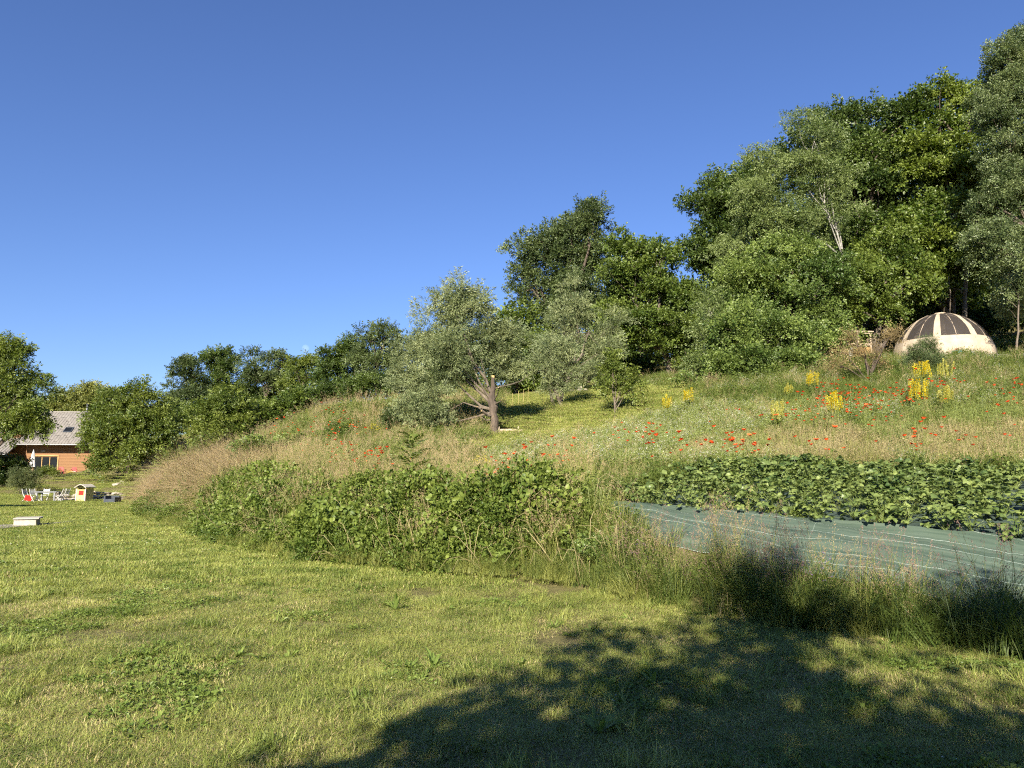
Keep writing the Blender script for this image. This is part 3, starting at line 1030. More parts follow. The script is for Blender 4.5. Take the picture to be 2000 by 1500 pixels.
def pollard_willow():
    """heavily cut willow: thick stub trunk, sawn limbs fanning to one side, silvery crown"""
    root = empty('pollard_willow', W0, 'silvery willow with sawn limbs leaning over the mown slope', 'tree')
    LB = []
    for px, py, r, dy, vf in [(880, 600, 52, 0, 1.0), (850, 650, 62, .4, 1.), (910, 630, 48, .3, 1.), (810, 690, 46, 0, 1.1), (945, 660, 45, .8, 1.), (870, 700, 60, -.4, 1.),
                              (800, 750, 44, -.5, 1.1), (840, 770, 50, -1.0, 1.), (900, 720, 45, .5, 1.), (965, 690, 42, 1.2, 1.), (985, 730, 34, 1.4, 1.), (815, 810, 36, -1.3, 1.), (880, 575, 28, 0, 1.3), (850, 815, 30, -1.6, .8), (995, 660, 34, 1.0, 1.), (1000, 700, 30, 1.2, 1.), (930, 595, 30, .4, 1.2)]:
        LB.append((tuple(at(px, py, 30 + dy)), r * 30 / F, vf))
    reseed('pollard willow')
    P, S, V, D, T, anchors = crown_points(LB, .42, .74, 17, .6)
    cr = scatter('crown', 'willow', P, D, S, T, root, None, V)
    cr.matrix_parent_inverse = Matrix.Translation(-W0)
    cr['kind'] = 'stuff'

    def A(px, py, dy=0):
        return np.array(at(px, py, 30 + dy))
    mb = MB()
    foot = np.array(W0) - np.array([0, 0, .2])
    mb.tube([foot, foot + np.array([0, 0, .22]), A(966, 848), A(965, 836), A(966.5, 822), A(963, 808), A(964, 795), A(960, 782), A(961, 768), A(963.5, 755), A(962, 745), A(963, 737)], [.34, .24, .18, .155, .165, .15, .19, .165, .12, .10, .072, .068], 11)
    tr = mb.build('trunk', 'bark_dark', root)
    tr.matrix_parent_inverse = Matrix.Translation(-W0)
    mb = MB()
    mb.tube([A(963, 738), A(963.3, 733.5)], [.068, .065], 10)
    o = mb.build('sawn_stub', 'cut_wood', root); o.matrix_parent_inverse = Matrix.Translation(-W0)
    for pts, r0, r1 in [
            ([(961, 775), (945, 740), (925, 702), (905, 660), (890, 610)], .085, .03),
            ([(961, 790), (938, 770), (915, 745), (890, 725), (865, 700), (840, 660)], .075, .025),
            ([(961, 785), (945, 765), (935, 745), (928, 725), (915, 690)], .06, .02),
            ([(961, 800), (935, 790), (915, 770), (898, 755), (870, 735), (830, 720)], .075, .025),
            ([(961, 800), (930, 795), (905, 785), (885, 795), (865, 808)], .06, .02),
            ([(962, 760), (975, 757), (1000, 752), (1015, 745), (1030, 735)], .035, .012),
            ([(962, 812), (950, 810), (937, 804)], .05, .03), ([(962, 820), (950, 820), (940, 816)], .045, .03),
            ([(962, 815), (948, 806), (932, 798)], .05, .03), ([(964, 790), (975, 783), (980, 775)], .04, .02),
            ([(962, 770), (955, 752), (948, 735), (940, 700)], .045, .015), ([(963, 785), (972, 770), (976, 760)], .035, .02),
            ([(962, 805), (920, 812), (895, 820), (875, 812)], .05, .02), ([(961, 780), (930, 755), (905, 728), (880, 690)], .06, .02)]:
        mb = MB()
        k = len(pts)
        dyv = random.uniform(-1.0, .8)
        q = [A(x, y, dyv * (i / (k - 1))) + RNG.normal(0, .05, 3) * (i > 0) for i, (x, y) in enumerate(pts)]
        r0, r1 = r0 * random.uniform(.7, 1.0), r1 * .8
        mb.tube(q, [r0 + (r1 - r0) * i / (k - 1) for i in range(k)], 7)
        o = mb.build('sawn_limb', 'bark_grey', root); o.matrix_parent_inverse = Matrix.Translation(-W0)
        if k == 3:
            mb = MB(); e = norm(q[-1] - q[-2])
            mb.tube([q[-1], q[-1] + e * .02], [r1 * .98, r1 * .95], 7)
            s = mb.build('cut_face', 'cut_wood', o); s.matrix_parent_inverse = Matrix.Identity(4)


pollard_willow()
tree('willow_tree', 'taller pale willow behind the small leaning willow', 'tree', 1082, 43,
     [(1125, 580, 36, 0, 1.2), (1105, 635, 48, 0), (1150, 650, 48, 0), (1180, 690, 42, 0), (1070, 680, 30, 0), (1200, 640, 34, 1)], 'willow', .12, 'bark_grey', .5, .62, 15, stems=3, upbias=.5)
tree('willow_tree', 'small leaning willow with low rounded crown on the mown slope', 'tree', 1099, 36.5,
     [(1085, 690, 42, 0), (1060, 715, 34, 0), (1120, 700, 38, 0), (1100, 740, 34, 0), (1140, 725, 30, 0), (1070, 745, 22, 0)], 'willow', .10, 'bark_grey', .42, .6, 15, stems=3, upbias=.5)
tree('young_walnut', 'thin sparse young walnut with pale trunk on the mown slope', 'tree', 1204, 31,
     [(1200, 725, 20, 0), (1225, 735, 18, 0), (1185, 745, 15, 0), (1215, 755, 18, 0), (1235, 760, 12, 0), (1195, 710, 12, 0)], 'walnut', .045, 'bark_grey', .36, .6, 8, fork=.3)
tree('hazel_bush', 'dark green bush behind the silvery pollard willow', 'bush', 1010, 54,
     [(1005, 640, 40, 0), (975, 680, 45, 0), (1035, 690, 45, 0), (1000, 735, 50, 0, .8), (1050, 730, 40, 0, .8)], 'maple', .12, 'bark_dark', .75, .95, 16, stems=3)
tree('oak_tree', 'low dark trees below the lone oak behind the stone heap', 'tree', 1160, 55,
     [(1160, 700, 50, 0), (1110, 735, 36, 0, .8), (1210, 735, 45, 0, .9), (1260, 735, 45, 0, .9)], 'maple', .12, 'bark_dark', .75, .95, 15, stems=2)

# --- wooded ridge beyond the left meadow
for lab, px, Y, lb, spn, dn in [
        ('dark rounded tree at the left end of the wooded ridge', 360, 84, [(358, 735, 28, 0), (375, 722, 28, 0), (348, 770, 32, 0), (388, 770, 38, 0), (350, 805, 30, 0), (395, 810, 34, 0)], 'oak', 1.),
        ('round-topped dark tree second from the left end of the ridge', 420, 86, [(412, 712, 28, 0), (442, 718, 30, 0), (405, 760, 40, 0), (455, 762, 42, 0), (430, 805, 40, 0), (470, 800, 34, 0)], 'maple_dark', 1.),
        ('open-crowned tree with sky showing between its twigs on the ridge', 500, 84, [(490, 708, 28, 0), (530, 696, 26, 0), (555, 700, 18, 0), (510, 740, 36, 0), (540, 745, 34, 0)], 'oak', .6),
        ('dark tree filling the dip of the ridge left of the moon', 545, 88, [(520, 755, 40, 0), (560, 750, 40, 0), (500, 795, 36, 0), (550, 800, 36, 0)], 'maple_dark', 1.),
        ('pale-leaved tree below the moon on the ridge', 585, 78, [(575, 722, 24, 0), (605, 712, 24, 0), (570, 755, 32, 0), (612, 752, 34, 0), (590, 790, 30, 0)], 'walnut', .8),
        ('mid-green tree right of the moon on the ridge', 650, 74, [(650, 700, 24, 0), (680, 688, 28, 0), (640, 742, 38, 0), (690, 740, 42, 0), (660, 780, 36, 0)], 'maple_dark', 1.),
        ('tallest tree on the ridge next to the silvery willow', 735, 70, [(725, 665, 26, 0), (755, 652, 22, 0), (735, 708, 44, 0), (775, 695, 36, 0), (740, 755, 45, 0), (790, 755, 42, 0), (700, 700, 26, 0)], 'oak', 1.),
        ('dark tree behind the silvery willow crown', 850, 74, [(830, 690, 44, 0), (880, 690, 44, 0), (930, 690, 40, 0), (850, 745, 46, 0), (920, 745, 46, 0)], 'maple_dark', .9)]:
    tree('ridge_tree', lab, 'tree', px, Y, lb, spn, .2, 'bark_dark', .66, dn, 15, group='trees along the ridge')
for lab, px, Y, lb, spn in [
        ('low bush at the foot of the ridge behind the walnut by the house', 380, 78, [(370, 815, 30, 0, .8), (335, 815, 26, 0, .8), (410, 820, 30, 0, .8)], 'maple_dark'),
        ('low bush on the ridge behind the rounded walnut', 480, 74, [(470, 815, 26, 0, .8), (505, 808, 26, 0, .8), (440, 825, 26, 0, .8)], 'maple_dark'),
        ('low bright bush under the pale-leaved ridge tree', 560, 58, [(560, 795, 26, 0, .8), (528, 808, 24, 0, .8), (592, 785, 24, 0, .8), (500, 825, 20, 0, .8)], 'maple'),
        ('low dark bush on the ridge edge below the moon', 640, 62, [(630, 770, 24, 0, .8), (665, 765, 24, 0, .8), (600, 780, 20, 0, .8)], 'maple_dark'),
        ('dark low bush on the ridge edge next to the silvery willow', 720, 60, [(715, 762, 28, 0, .8), (755, 757, 28, 0, .8), (690, 767, 22, 0, .8)], 'maple_dark'),
        ('bush in the dip behind the silvery willow', 830, 62, [(820, 755, 40, 0, .8), (870, 750, 40, 0, .8), (920, 750, 40, 0, .8)], 'maple_dark')]:
    tree('ridge_bush', lab, 'bush', px, Y, lb, spn, .06, 'bark_dark', .55, 1., 14, stems=2, group='bushes under the ridge')
for lab, px, Y, lb in [
        ('dark tree behind the small leaning willow', 1080, 70, [(1060, 700, 40, 0), (1110, 690, 42, 0), (1080, 740, 36, 0, .9)]),
        ('dark tree in the gap below the twin-topped maple', 1230, 70, [(1190, 690, 42, 0), (1240, 700, 44, 0), (1290, 710, 42, 0), (1215, 745, 36, 0, .8)])]:
    tree('woodland_tree', lab, 'tree', px, Y, lb, 'maple_dark', .2, 'bark_dark', .7, 1., 14, group='trees deep in the wood')
for lab, px, Y, lb in [
        ('dark hedge closing the view behind the annex roof', 10, 112, [(-40, 845, 40, 0, .8), (10, 850, 40, 0, .8), (55, 855, 34, 0, .8)]),
        ('dark hedge behind the house below the chestnut', 170, 112, [(110, 850, 36, 0, .8), (160, 850, 38, 0, .8), (215, 850, 38, 0, .8), (265, 845, 36, 0, .8)]),
        ('dark hedge between the house and the ridge', 320, 100, [(300, 830, 30, 0, .8), (335, 830, 28, 0, .8)])]:
    tree('hedge', lab, 'hedge', px, Y, lb, 'maple_dark', .08, 'bark_dark', .8, 1., 12, stems=2, group='hedges behind the house')

# --- trees round the house
tree('walnut_tree', 'bushy walnut with short dark trunk beside the timber house', 'tree', 248, 60,
     [(245, 800, 46, 0), (200, 815, 40, 0), (290, 805, 40, 0), (240, 850, 48, -1), (190, 870, 36, -.5), (300, 850, 42, 0), (270, 890, 36, -1, .8), (205, 905, 26, -1, .8), (320, 880, 26, 0), (280, 770, 24, 0), (225, 780, 26, 0)],
     'walnut', .2, 'bark_dark', .6, .95, 16)
tree('walnut_tree', 'dense rounded walnut on the slope right of the house', 'tree', 438, 56,
     [(440, 800, 40, 0), (410, 815, 34, 0), (470, 805, 32, 0), (435, 850, 46, -1), (480, 850, 28, 0), (400, 860, 28, 0), (445, 885, 32, -1, .8)], 'walnut', .16, 'bark_dark', .58, .95, 16)
tree('chestnut_tree', 'sweet chestnut with creamy flower tassels behind the house roof', 'tree', 160, 118,
     [(165, 775, 34, 0), (130, 790, 32, 0), (200, 780, 34, 0), (160, 805, 40, 0), (110, 810, 26, 0), (220, 800, 30, 0)], 'chestnut', .4, 'bark_dark', .85, 1.0, 17)
tree('walnut_tree', 'dark overhanging tree at the left frame edge in front of the roof', 'tree', -60, 62,
     [(10, 715, 52, 0), (-60, 700, 70, 0), (40, 760, 46, 0), (-20, 790, 60, 0), (55, 815, 34, -1), (15, 840, 34, -1), (75, 835, 24, -1), (-70, 820, 60, 0), (30, 690, 24, 0)],
     'walnut', .22, 'bark_dark', .66, .85, 16)
tree('chestnut_tree', 'dark tree beyond the annex roof behind the overhanging branches', 'tree', 20, 120,
     [(10, 800, 40, 0), (60, 800, 36, 0), (-30, 790, 40, 0), (40, 780, 30, 0)], 'oak', .4, 'bark_dark', 1.1, .8, 15)
for lab, nm, px, Y, lb, spn, sz in [
        ('dark laurel hedge bush at the left frame edge below the annex', 'laurel_bush', 5, 66, [(5, 915, 26, 0, .9), (30, 912, 18, 0, .9), (15, 940, 24, 0, .8), (-20, 930, 26, 0, .8)], 'maple_dark', .5),
        ('round grey-green shrub beside the white garden table', 'round_shrub', 45, 58, [(45, 930, 22, 0), (62, 935, 16, 0), (35, 948, 18, 0, .8), (60, 955, 18, 0, .8)], 'garden_shrub', .42),
        ('light green leafy shrub under the patio door', 'leafy_shrub', 92, 78, [(90, 920, 10, 0), (104, 923, 8, 0), (80, 925, 8, 0)], 'walnut', .32),
        ('small yellow-green bush in the dry bank right of the house', 'leafy_shrub', 505, 29, [(505, 880, 22, 0, .8), (540, 882, 18, 0, .8), (475, 885, 18, 0, .8)], 'hazel', .35),
        ('dark low shrub on the flowered bank left of the willow', 'leafy_shrub', 768, 29.5, [(766, 815, 12, 0, .9), (760, 826, 10, 0, .9), (775, 826, 9, 0, .9)], 'oak', .28),
        ('bright fern-like plant beside the walnut trunk', 'leafy_shrub', 252, 53, [(252, 943, 7, 0, .7), (262, 946, 6, 0, .7)], 'chestnut', .4),
        ('dark shrubs in the dip between the two walnut trees', 'dip_shrub', 370, 58, [(360, 895, 20, 0, .8), (385, 890, 18, 0, .8), (335, 905, 16, 0, .8)], 'walnut', .5)]:
    tree(nm, lab, 'shrub', px, Y, lb, spn, .03, 'bark_dark', sz, 1.1, 12, stems=3, upbias=.5)

# --- trees behind the photographer, whose shade lies on the lawn
tree('garden_tree', 'tree behind the camera whose shade crosses the lawn', 'tree', 0, 0,
     [((-1.6, -5.6, 5.0), 1.6, .9), ((-.55, -4.2, 6.5), .95, .9), ((-2.0, -4.9, 4.0), 1.5, .9), ((-.3, -5.1, 5.2), 1.2, .9), ((-2.1, -5.8, 5.0), 1.3, .9)], 'walnut', .18, 'bark', .5, .5, 12, base=(-1.2, -5.6, 0), group='shade trees behind the lawn')
tree('garden_tree', 'wider tree behind the camera shading the grass by the plastic sheet', 'tree', 0, 0,
     [((1.46, -5.2, 5.0), 1.9, .9), ((3.3, -5.6, 4.5), 2.0, .9), ((1.55, -4.3, 6.0), .55, .9), ((3.0, -5.3, 6.2), .75, .9), ((2.2, -5.8, 3.4), 1.5, .9), ((4.8, -5.6, 5.0), 1.6, .9), ((2.7, -3.9, 5.0), .8, .9), ((3.9, -4.6, 5.0), 1.0, .9)], 'walnut', .2, 'bark', .5, .52, 13, base=(2.4, -5.8, 0), group='shade trees behind the lawn')
for lab, bx, by, hh in [('tree outside the frame shading the lawn below the garden table', -30, 29, 6.5), ('tree outside the frame shading the lawn by the concrete box', -23, 9, 5.5)]:
    tree('garden_tree', lab, 'tree', 0, 0, [((bx, by, hh * .65), hh * .28, .9), ((bx + 1, by - .5, hh * .45), hh * .26, .9), ((bx - 1.5, by, hh * .5), hh * .26, .9), ((bx + .3, by, hh * .85), hh * .2, .9)], 'walnut', .16, 'bark', .6, .8, 13, base=(bx, by, 0), group='shade trees left of the lawn')
reseed('house')
# ------------------------------------------------------------------ the house
TERR = 1.9
hx0, hy0 = -57.2, 88.0
HR = R(7)
house = empty('timber_house', (hx0, hy0, TERR - .4), 'timber-clad house with pale metal roof behind the walnut tree', 'house', rz=HR)
HW, HD, EV, RG = 8.2, 8.4, 4.9, 8.0        # width, depth, eave and ridge height above the house origin


def part(mb, name, mat, parent, loc=None, sm=False):
    return mb.build(name, mat, parent, sm, loc)


mb = MB()
mb.prism([(0, -.6), (HW, -.6), (HW, EV), (0, EV)], .06, .30)                               # front wall core
part(mb, 'front_wall', 'siding', house)
mb = MB(); mb.prism([(0, -.6), (HW, -.6), (HW, EV), (0, EV)], HD - .3, HD)
part(mb, 'rear_wall', 'siding', house)
for x in (0.003, HW - .253):
    mb = MB()
    v = [(x, .303, -.6), (x, HD - .303, -.6), (x, HD - .303, EV), (x, HD / 2, RG - .15), (x, .303, EV)]
    n = 5
    mb.add(v + [(a + .25, b, c) for a, b, c in v], [tuple(range(5)), tuple(range(9, 4, -1))] + [(i, 5 + i, 5 + (i + 1) % 5, (i + 1) % 5) for i in range(5)])
    part(mb, 'gable_wall', 'siding', house)
DX0, DX1, DZ = .95, 3.55, 2.45
pl = MB(); pl.box((0, 0, 0), (1, .035, .165)); plm = pl.mesh('plank', 'siding')
for k in range(32):
    z = -.4 + k * .18
    if z > EV - .1:
        break
    spans = [(0, DX0 - .12), (DX1 + .12, HW)] if z < DZ + .1 else [(0, HW)]
    for a, b in spans:
        o = link('plank', plm, house, ((a + b) / 2, .035 + random.uniform(-.006, .004), z))
        o.scale = (b - a, 1, 1)
door = MB()
for x in (DX0 - .05, DX1 + .05):
    door.box((x, .02, DZ / 2 - .1), (.12, .12, DZ + .3))
door.box(((DX0 + DX1) / 2, .018, DZ + .06), (DX1 - DX0 + .22, .12, .14))
do = part(door, 'patio_door', 'raw_wood', house)
for i in range(3):
    w = (DX1 - DX0) / 3
    p = MB(); p.box((DX0 + w * (i + .5), .045, DZ / 2 - .15), (w - .1, .012, DZ + .1)); part(p, 'pane', 'dark_glass', do)
    if i:
        p = MB(); p.box((DX0 + w * i, .03, DZ / 2 - .15), (.075, .07, DZ + .1)); part(p, 'mullion', 'raw_wood', do)
p = MB(); p.box((DX0 + 1.0, -.04, DZ + .55), (.42, .10, .22)); part(p, 'wall_lamp', 'old_wood', house)
# roof: two slopes, the visible one made of staggered metal sheets
OV, RUN = 1.5, HD / 2 + 1.5
RISE = (RG - EV) * RUN / (HD / 2)
ez = RG - RISE
SL = math.hypot(RUN, RISE)
ang = math.atan2(RISE, RUN)
rf = MB()
rf.add([(-.5, -OV, ez - .12), (HW + .5, -OV, ez - .12), (HW + .5, HD / 2, RG - .12), (-.5, HD / 2, RG - .12), (-.5, -OV, ez - .02), (HW + .5, -OV, ez - .02), (HW + .5, HD / 2, RG - .02), (-.5, HD / 2, RG - .02)],
       [(0, 3, 2, 1), (4, 5, 6, 7), (0, 1, 5, 4), (1, 2, 6, 5), (3, 7, 6, 2), (0, 4, 7, 3)])
rf.add([(-.5, HD + OV, ez - .12), (HW + .5, HD + OV, ez - .12), (HW + .5, HD / 2 + .01, RG - .12), (-.5, HD / 2 + .01, RG - .12), (-.5, HD + OV, ez), (HW + .5, HD + OV, ez), (HW + .5, HD / 2 + .01, RG), (-.5, HD / 2 + .01, RG)],
       [(0, 1, 2, 3), (4, 7, 6, 5), (0, 4, 5, 1), (1, 5, 6, 2), (3, 2, 6, 7), (0, 3, 7, 4)])
rfo = part(rf, 'roof', 'anthracite', house)
cw = .33
sheets = {}
for c in range(int((HW + 1) / cw)):
    s = -.0 - random.choice([0, .45, .9, 1.3])
    while s < SL:
        ln = random.choice([1.25, 1.5, 1.8])
        a, b = max(s, 0), min(s + ln, SL)
        if b - a > .12:
            key = round(b - a, 2)
            if key not in sheets:
                q = MB(); q.box((0, 0, 0), (cw - .03, key - .07, .03)); q.box((-cw / 2 + .02, 0, .022), (.018, key - .03, .024)); sheets[key] = q.mesh('roof_sheet', 'roof_metal')
            m_ = (a + b) / 2
            o = link('roof_sheet', sheets[key], rfo, (-.5 + cw * (c + .5), -OV + math.cos(ang) * m_ - .02, ez + math.sin(ang) * m_ + .018))
            o.rotation_euler = (ang, 0, 0)
        s += ln
p = MB(); p.tube([(-.5, HD / 2, RG + .03), (HW + .5, HD / 2, RG + .03)], .09, 8); part(p, 'ridge_cap', 'roof_metal', house)
p = MB(); p.tube([(-.55, -OV - .06, ez - .05), (HW + .55, -OV - .06, ez - .05)], .075, 8); part(p, 'gutter', 'zinc', house)
m_ = SL * .42
sx, sy, sz = 4.15, -OV + math.cos(ang) * m_, ez + math.sin(ang) * m_
sk = MB()
for dx, dw, dv, dh in ((-.42, .09, 0, 1.0), (.42, .09, 0, 1.0), (0, .75, -.46, .09), (0, .75, .46, .09)):
    sk.box((sx + dx, sy + dv * math.cos(ang) - .08 * math.sin(ang), sz + dv * math.sin(ang) + .08 * math.cos(ang)), (dw, dh, .14), rx=ang)
sko = part(sk, 'skylight', 'anthracite', house)
p = MB(); p.box((sx, sy - .07 * math.sin(ang), sz + .07 * math.cos(ang)), (.76, .85, .03), rx=ang); part(p, 'pane', 'dark_glass', sko)
m_ = SL * .86
fx, fy, fz = 5.0, -OV + math.cos(ang) * m_, ez + math.sin(ang) * m_
p = MB(); p.tube([(fx, fy, fz - .2), (fx, fy, fz + 1.45)], .09, 10); fl = part(p, 'chimney_flue', 'zinc', house, sm=True)
p = MB(); p.tube([(fx, fy, fz + 1.5), (fx, fy, fz + 1.62)], [.16, .04], 10); part(p, 'cowl', 'zinc', fl)
p = MB(); p.box((fx, fy - .02, fz + .05), (.5, .5, .22), rx=ang); part(p, 'flashing', 'roof_metal', fl)
# low annex on the left
p = MB()
p.prism([(-9, -.8), (-1.0, -.8), (-1.0, 2.6), (-9, 2.6)], -2.4, -2.15)
p.box((-1.12, -1.05, 1.0), (.24, 2.2, 3.6))
part(p, 'annex_wall', 'siding', house)
p = MB(); p.box((-1.5, .62, 2.4), (3.0, .2, 6.0)); part(p, 'link_wall', 'siding', house)
a_r = MB()
a_r.add([(-9.5, -3.0, 2.5), (-.6, -3.0, 2.5), (-.6, 2.5, 5.6), (-9.5, 2.5, 5.6), (-9.5, -3.0, 2.62), (-.6, -3.0, 2.62), (-.6, 2.5, 5.72), (-9.5, 2.5, 5.72)],
        [(0, 3, 2, 1), (4, 5, 6, 7), (0, 1, 5, 4), (1, 2, 6, 5), (3, 7, 6, 2), (0, 4, 7, 3)])
aro = part(a_r, 'annex_roof', 'roof_metal', house)
aan, aL = math.atan2(3.1, 5.5), math.hypot(3.1, 5.5)
q = MB(); q.box((0, 0, 0), (.02, aL - .02, .05)); qm = q.mesh('standing_seam', 'roof_metal')
for k in range(26):
    o = link('standing_seam', qm, aro, (-9.3 + k * .34, -.25, 4.17 + .02)); o.rotation_euler = (aan, 0, 0)
p = MB(); p.tube([(-9.5, -3.06, 2.52), (-.55, -3.06, 2.52), (-.45, -2.95, 2.3), (-.3, -1.5, 1.9), (-.15, -.1, 1.6)], .06, 8); part(p, 'annex_gutter', 'zinc', house)

tm = MB()                                               # terrace slab with rough stone edge
to = empty('terrace', (-52.5, 86.2, TERR - .55), 'pale stone terrace edge below the timber house', 'terrace', rz=HR)
tm.box((0, 1.2, .2), (9.5, 3.2, .35)); part(tm, 'paving', 'concrete', to)
for i in range(18):
    q = MB(); rock = rand_dirs(26); rock = rock * np.array([.26, .2, .16]) * RNG.uniform(.7, 1.25, (26, 1))
    bm = bmesh.new()
    for c in rock:
        bm.verts.new(c)
    bmesh.ops.convex_hull(bm, input=bm.verts)
    for v_ in [v_ for v_ in bm.verts if not v_.link_faces]:
        bm.verts.remove(v_)
    me = bpy.data.meshes.new('edge_stone'); bm.to_mesh(me); bm.free(); me.materials.append(MATS['pale_stone'])
    link('edge_stone', me, to, (-4.5 + i * .52, -.55 + random.uniform(-.15, .1), .12 + random.uniform(-.1, .12)))


def stone_mesh(name, r, mat, sq=(1, .8, .6)):
    bm = bmesh.new()
    pts = rand_dirs(30) * RNG.uniform(.75, 1.1, (30, 1)) * np.array(sq) * r
    for c in pts:
        bm.verts.new(c)
    bmesh.ops.convex_hull(bm, input=bm.verts)
    for v_ in [v_ for v_ in bm.verts if not v_.link_faces]:
        bm.verts.remove(v_)
    me = bpy.data.meshes.new(name); bm.to_mesh(me); bm.free(); me.materials.append(MATS[mat])
    return me


# ------------------------------------------------------------------ things on the terrace and the garden lawn
def stand(px, Y, dz=0.):
    p = on(px, Y); return Vector((p.x, p.y, p.z + dz))


ps = at(62, 928, 84.5)
par = empty('parasol', (ps.x, ps.y, TERR - .4), 'closed white parasol in front of the timber house', 'parasol')
p = MB(); p.tube([(0, 0, 0), (0, 0, 3.05)], .025, 8); part(p, 'pole', 'grey_paint', par)
p = MB()
ring = [(1.15, .30), (1.35, .26), (1.9, .21), (2.5, .14), (2.9, .06), (2.98, .02)]
vv, ff, nn = [], [], 16
for z, r in ring:
    for k in range(nn):
        a = 2 * math.pi * k / nn
        rr = r * (1 + (.22 if k % 2 else -.12))
        vv.append((rr * math.cos(a), rr * math.sin(a), z))
for i in range(len(ring) - 1):
    for k in range(nn):
        ff.append((i * nn + k, i * nn + (k + 1) % nn, (i + 1) * nn + (k + 1) % nn, (i + 1) * nn + k))
p.add(vv, ff); part(p, 'folded_canopy', 'white_paint', par)
p = MB(); p.tube([(0, 0, 2.96), (0, 0, 3.12)], [.05, .015], 8); part(p, 'finial', 'white_paint', par)
p = MB(); p.tube([(0, 0, -.02), (0, 0, .06)], .28, 12); part(p, 'base', 'anthracite', par)


def armchair(px, Y, rz, label, seatmat):
    b = at(px, 930, Y)
    r = empty('garden_chair', (b.x, b.y, TERR - .17), label, 'chair', 'red chairs on the terrace', rz)
    p = MB(); p.box((0, 0, .42), (.52, .5, .05)); part(p, 'seat', seatmat, r)
    p = MB()
    poly = [(-.30, .40), (.30, .40), (.27, .80), (.20, .92), (-.20, .92), (-.27, .80)]
    p.prism(poly, .24, .29); part(p, 'backrest', 'dull_red', r)
    for sx_ in (-1, 1):
        p = MB(); p.box((sx_ * .29, .02, .64), (.06, .5, .04)); part(p, 'armrest', 'dull_red', r)
        for sy_ in (-1, 1):
            p = MB(); p.tube([(sx_ * .27, sy_ * .22, .62 if sy_ < 0 else .45), (sx_ * .31, sy_ * .27, 0)], [.025, .02], 6); part(p, 'leg', 'dull_red', r)
    return r


armchair(121, 85.2, math.pi + .1, 'dull red garden chair seen from behind at the terrace edge', 'dull_red')
armchair(143, 87, 0.3, 'dull red garden chair with pale cushion against the timber wall', 'white_paint')
fp = at(137, 930, 84.6)
fpo = empty('flower_pot', (fp.x, fp.y, TERR - .45), 'dark pot of yellow flowers beside the red chair', 'flower pot')
p = MB(); p.tube([(0, 0, 0), (0, 0, .4)], [.2, .28], 12); part(p, 'pot', 'pot', fpo)
n = 60
c_ = rand_dirs(n) * np.array([.42, .42, .26]) + np.array([0, 0, .6])
s_ = scatter('plant', 'herb_yellow', np.array([[0, 0, .35], [.2, 0, .3], [-.2, .05, .3], [.05, -.2, .3]]), up_rot(4, .3), np.full(4, 1.0), None, fpo); s_['kind'] = 'stuff'


# table group
TY = 47.0
tb = stand(97, TY)
table = empty('garden_table', tb, 'long grey garden table among white folding chairs', 'table', rz=.12)
p = MB()
for k in range(7):
    q = MB(); q.box((0, -.42 + k * .14, .735), (1.5, .125, .03)); part(q, 'tabletop_slat', 'grey_paint', table)
p = MB(); p.box((0, .4, .69), (1.3, .03, .06)); p.box((0, -.4, .69), (1.3, .03, .06)); part(p, 'apron', 'grey_paint', table)
for sx_ in (-1, 1):
    for sy_ in (-1, 1):
        q = MB(); q.box((sx_ * .6, sy_ * .38, .35), (.08, .08, .70)); part(q, 'leg', 'grey_paint', table)
table.scale = (.85,) * 3


def folding_chair(px, Y, rz, label, cushion=False):
    b = stand(px, Y)
    r = empty('folding_chair', b, label, 'chair', 'white folding chairs round the garden table', rz)
    r.scale = (.82,) * 3
    for k in range(5):
        q = MB(); q.box((0, -.18 + k * .09, .44), (.42, .07, .018)); part(q, 'seat_slat', 'white_paint', r)
    for sx_ in (-1, 1):
        q = MB(); q.tube([(sx_ * .23, -.26, 0), (sx_ * .23, .0, .30), (sx_ * .22, .22, .60), (sx_ * .21, .34, .98)], [.022, .022, .022, .02], 6); part(q, 'back_leg', 'white_paint', r)
        q = MB(); q.tube([(sx_ * .20, .30, 0), (sx_ * .20, .0, .30), (sx_ * .20, -.20, .44)], .02, 6); part(q, 'cross_leg', 'white_paint', r)
    for k in range(4):
        z = .58 + k * .10
        q = MB(); q.box((0, .22 + (z - .6) * .32, z), (.42, .018, .07), rx=-.3); part(q, 'back_slat', 'white_paint', r)
    return r


folding_chair(57, TY - .3, R(82), 'white folding chair standing apart left of the garden table')
fc2 = folding_chair(71, TY - .6, R(70), 'white folding chair at the near left corner of the garden table')
folding_chair(90, TY + .8, R(8), 'white folding chair behind the garden table')
folding_chair(119, TY - .2, R(-80), 'white folding chair right of the garden table')
folding_chair(128, TY + .6, R(-95), 'white folding chair farthest right beside the garden table')
cu = stand(71, TY - .62)
cm = MB(); cm.box((0, 0, 0), (.40, .40, .07))
co = link('seat_cushion', cm.mesh('seat_cushion', 'red_paint'), None, (cu.x - .28, cu.y - .16, cu.z + .24), .4); co.rotation_euler = (.9, .2, .5)
tag(co, 'red cushion slipped against the leg of a white folding chair', 'cushion')
bv = co.modifiers.new('soft', 'BEVEL'); bv.width = .03; bv.segments = 3

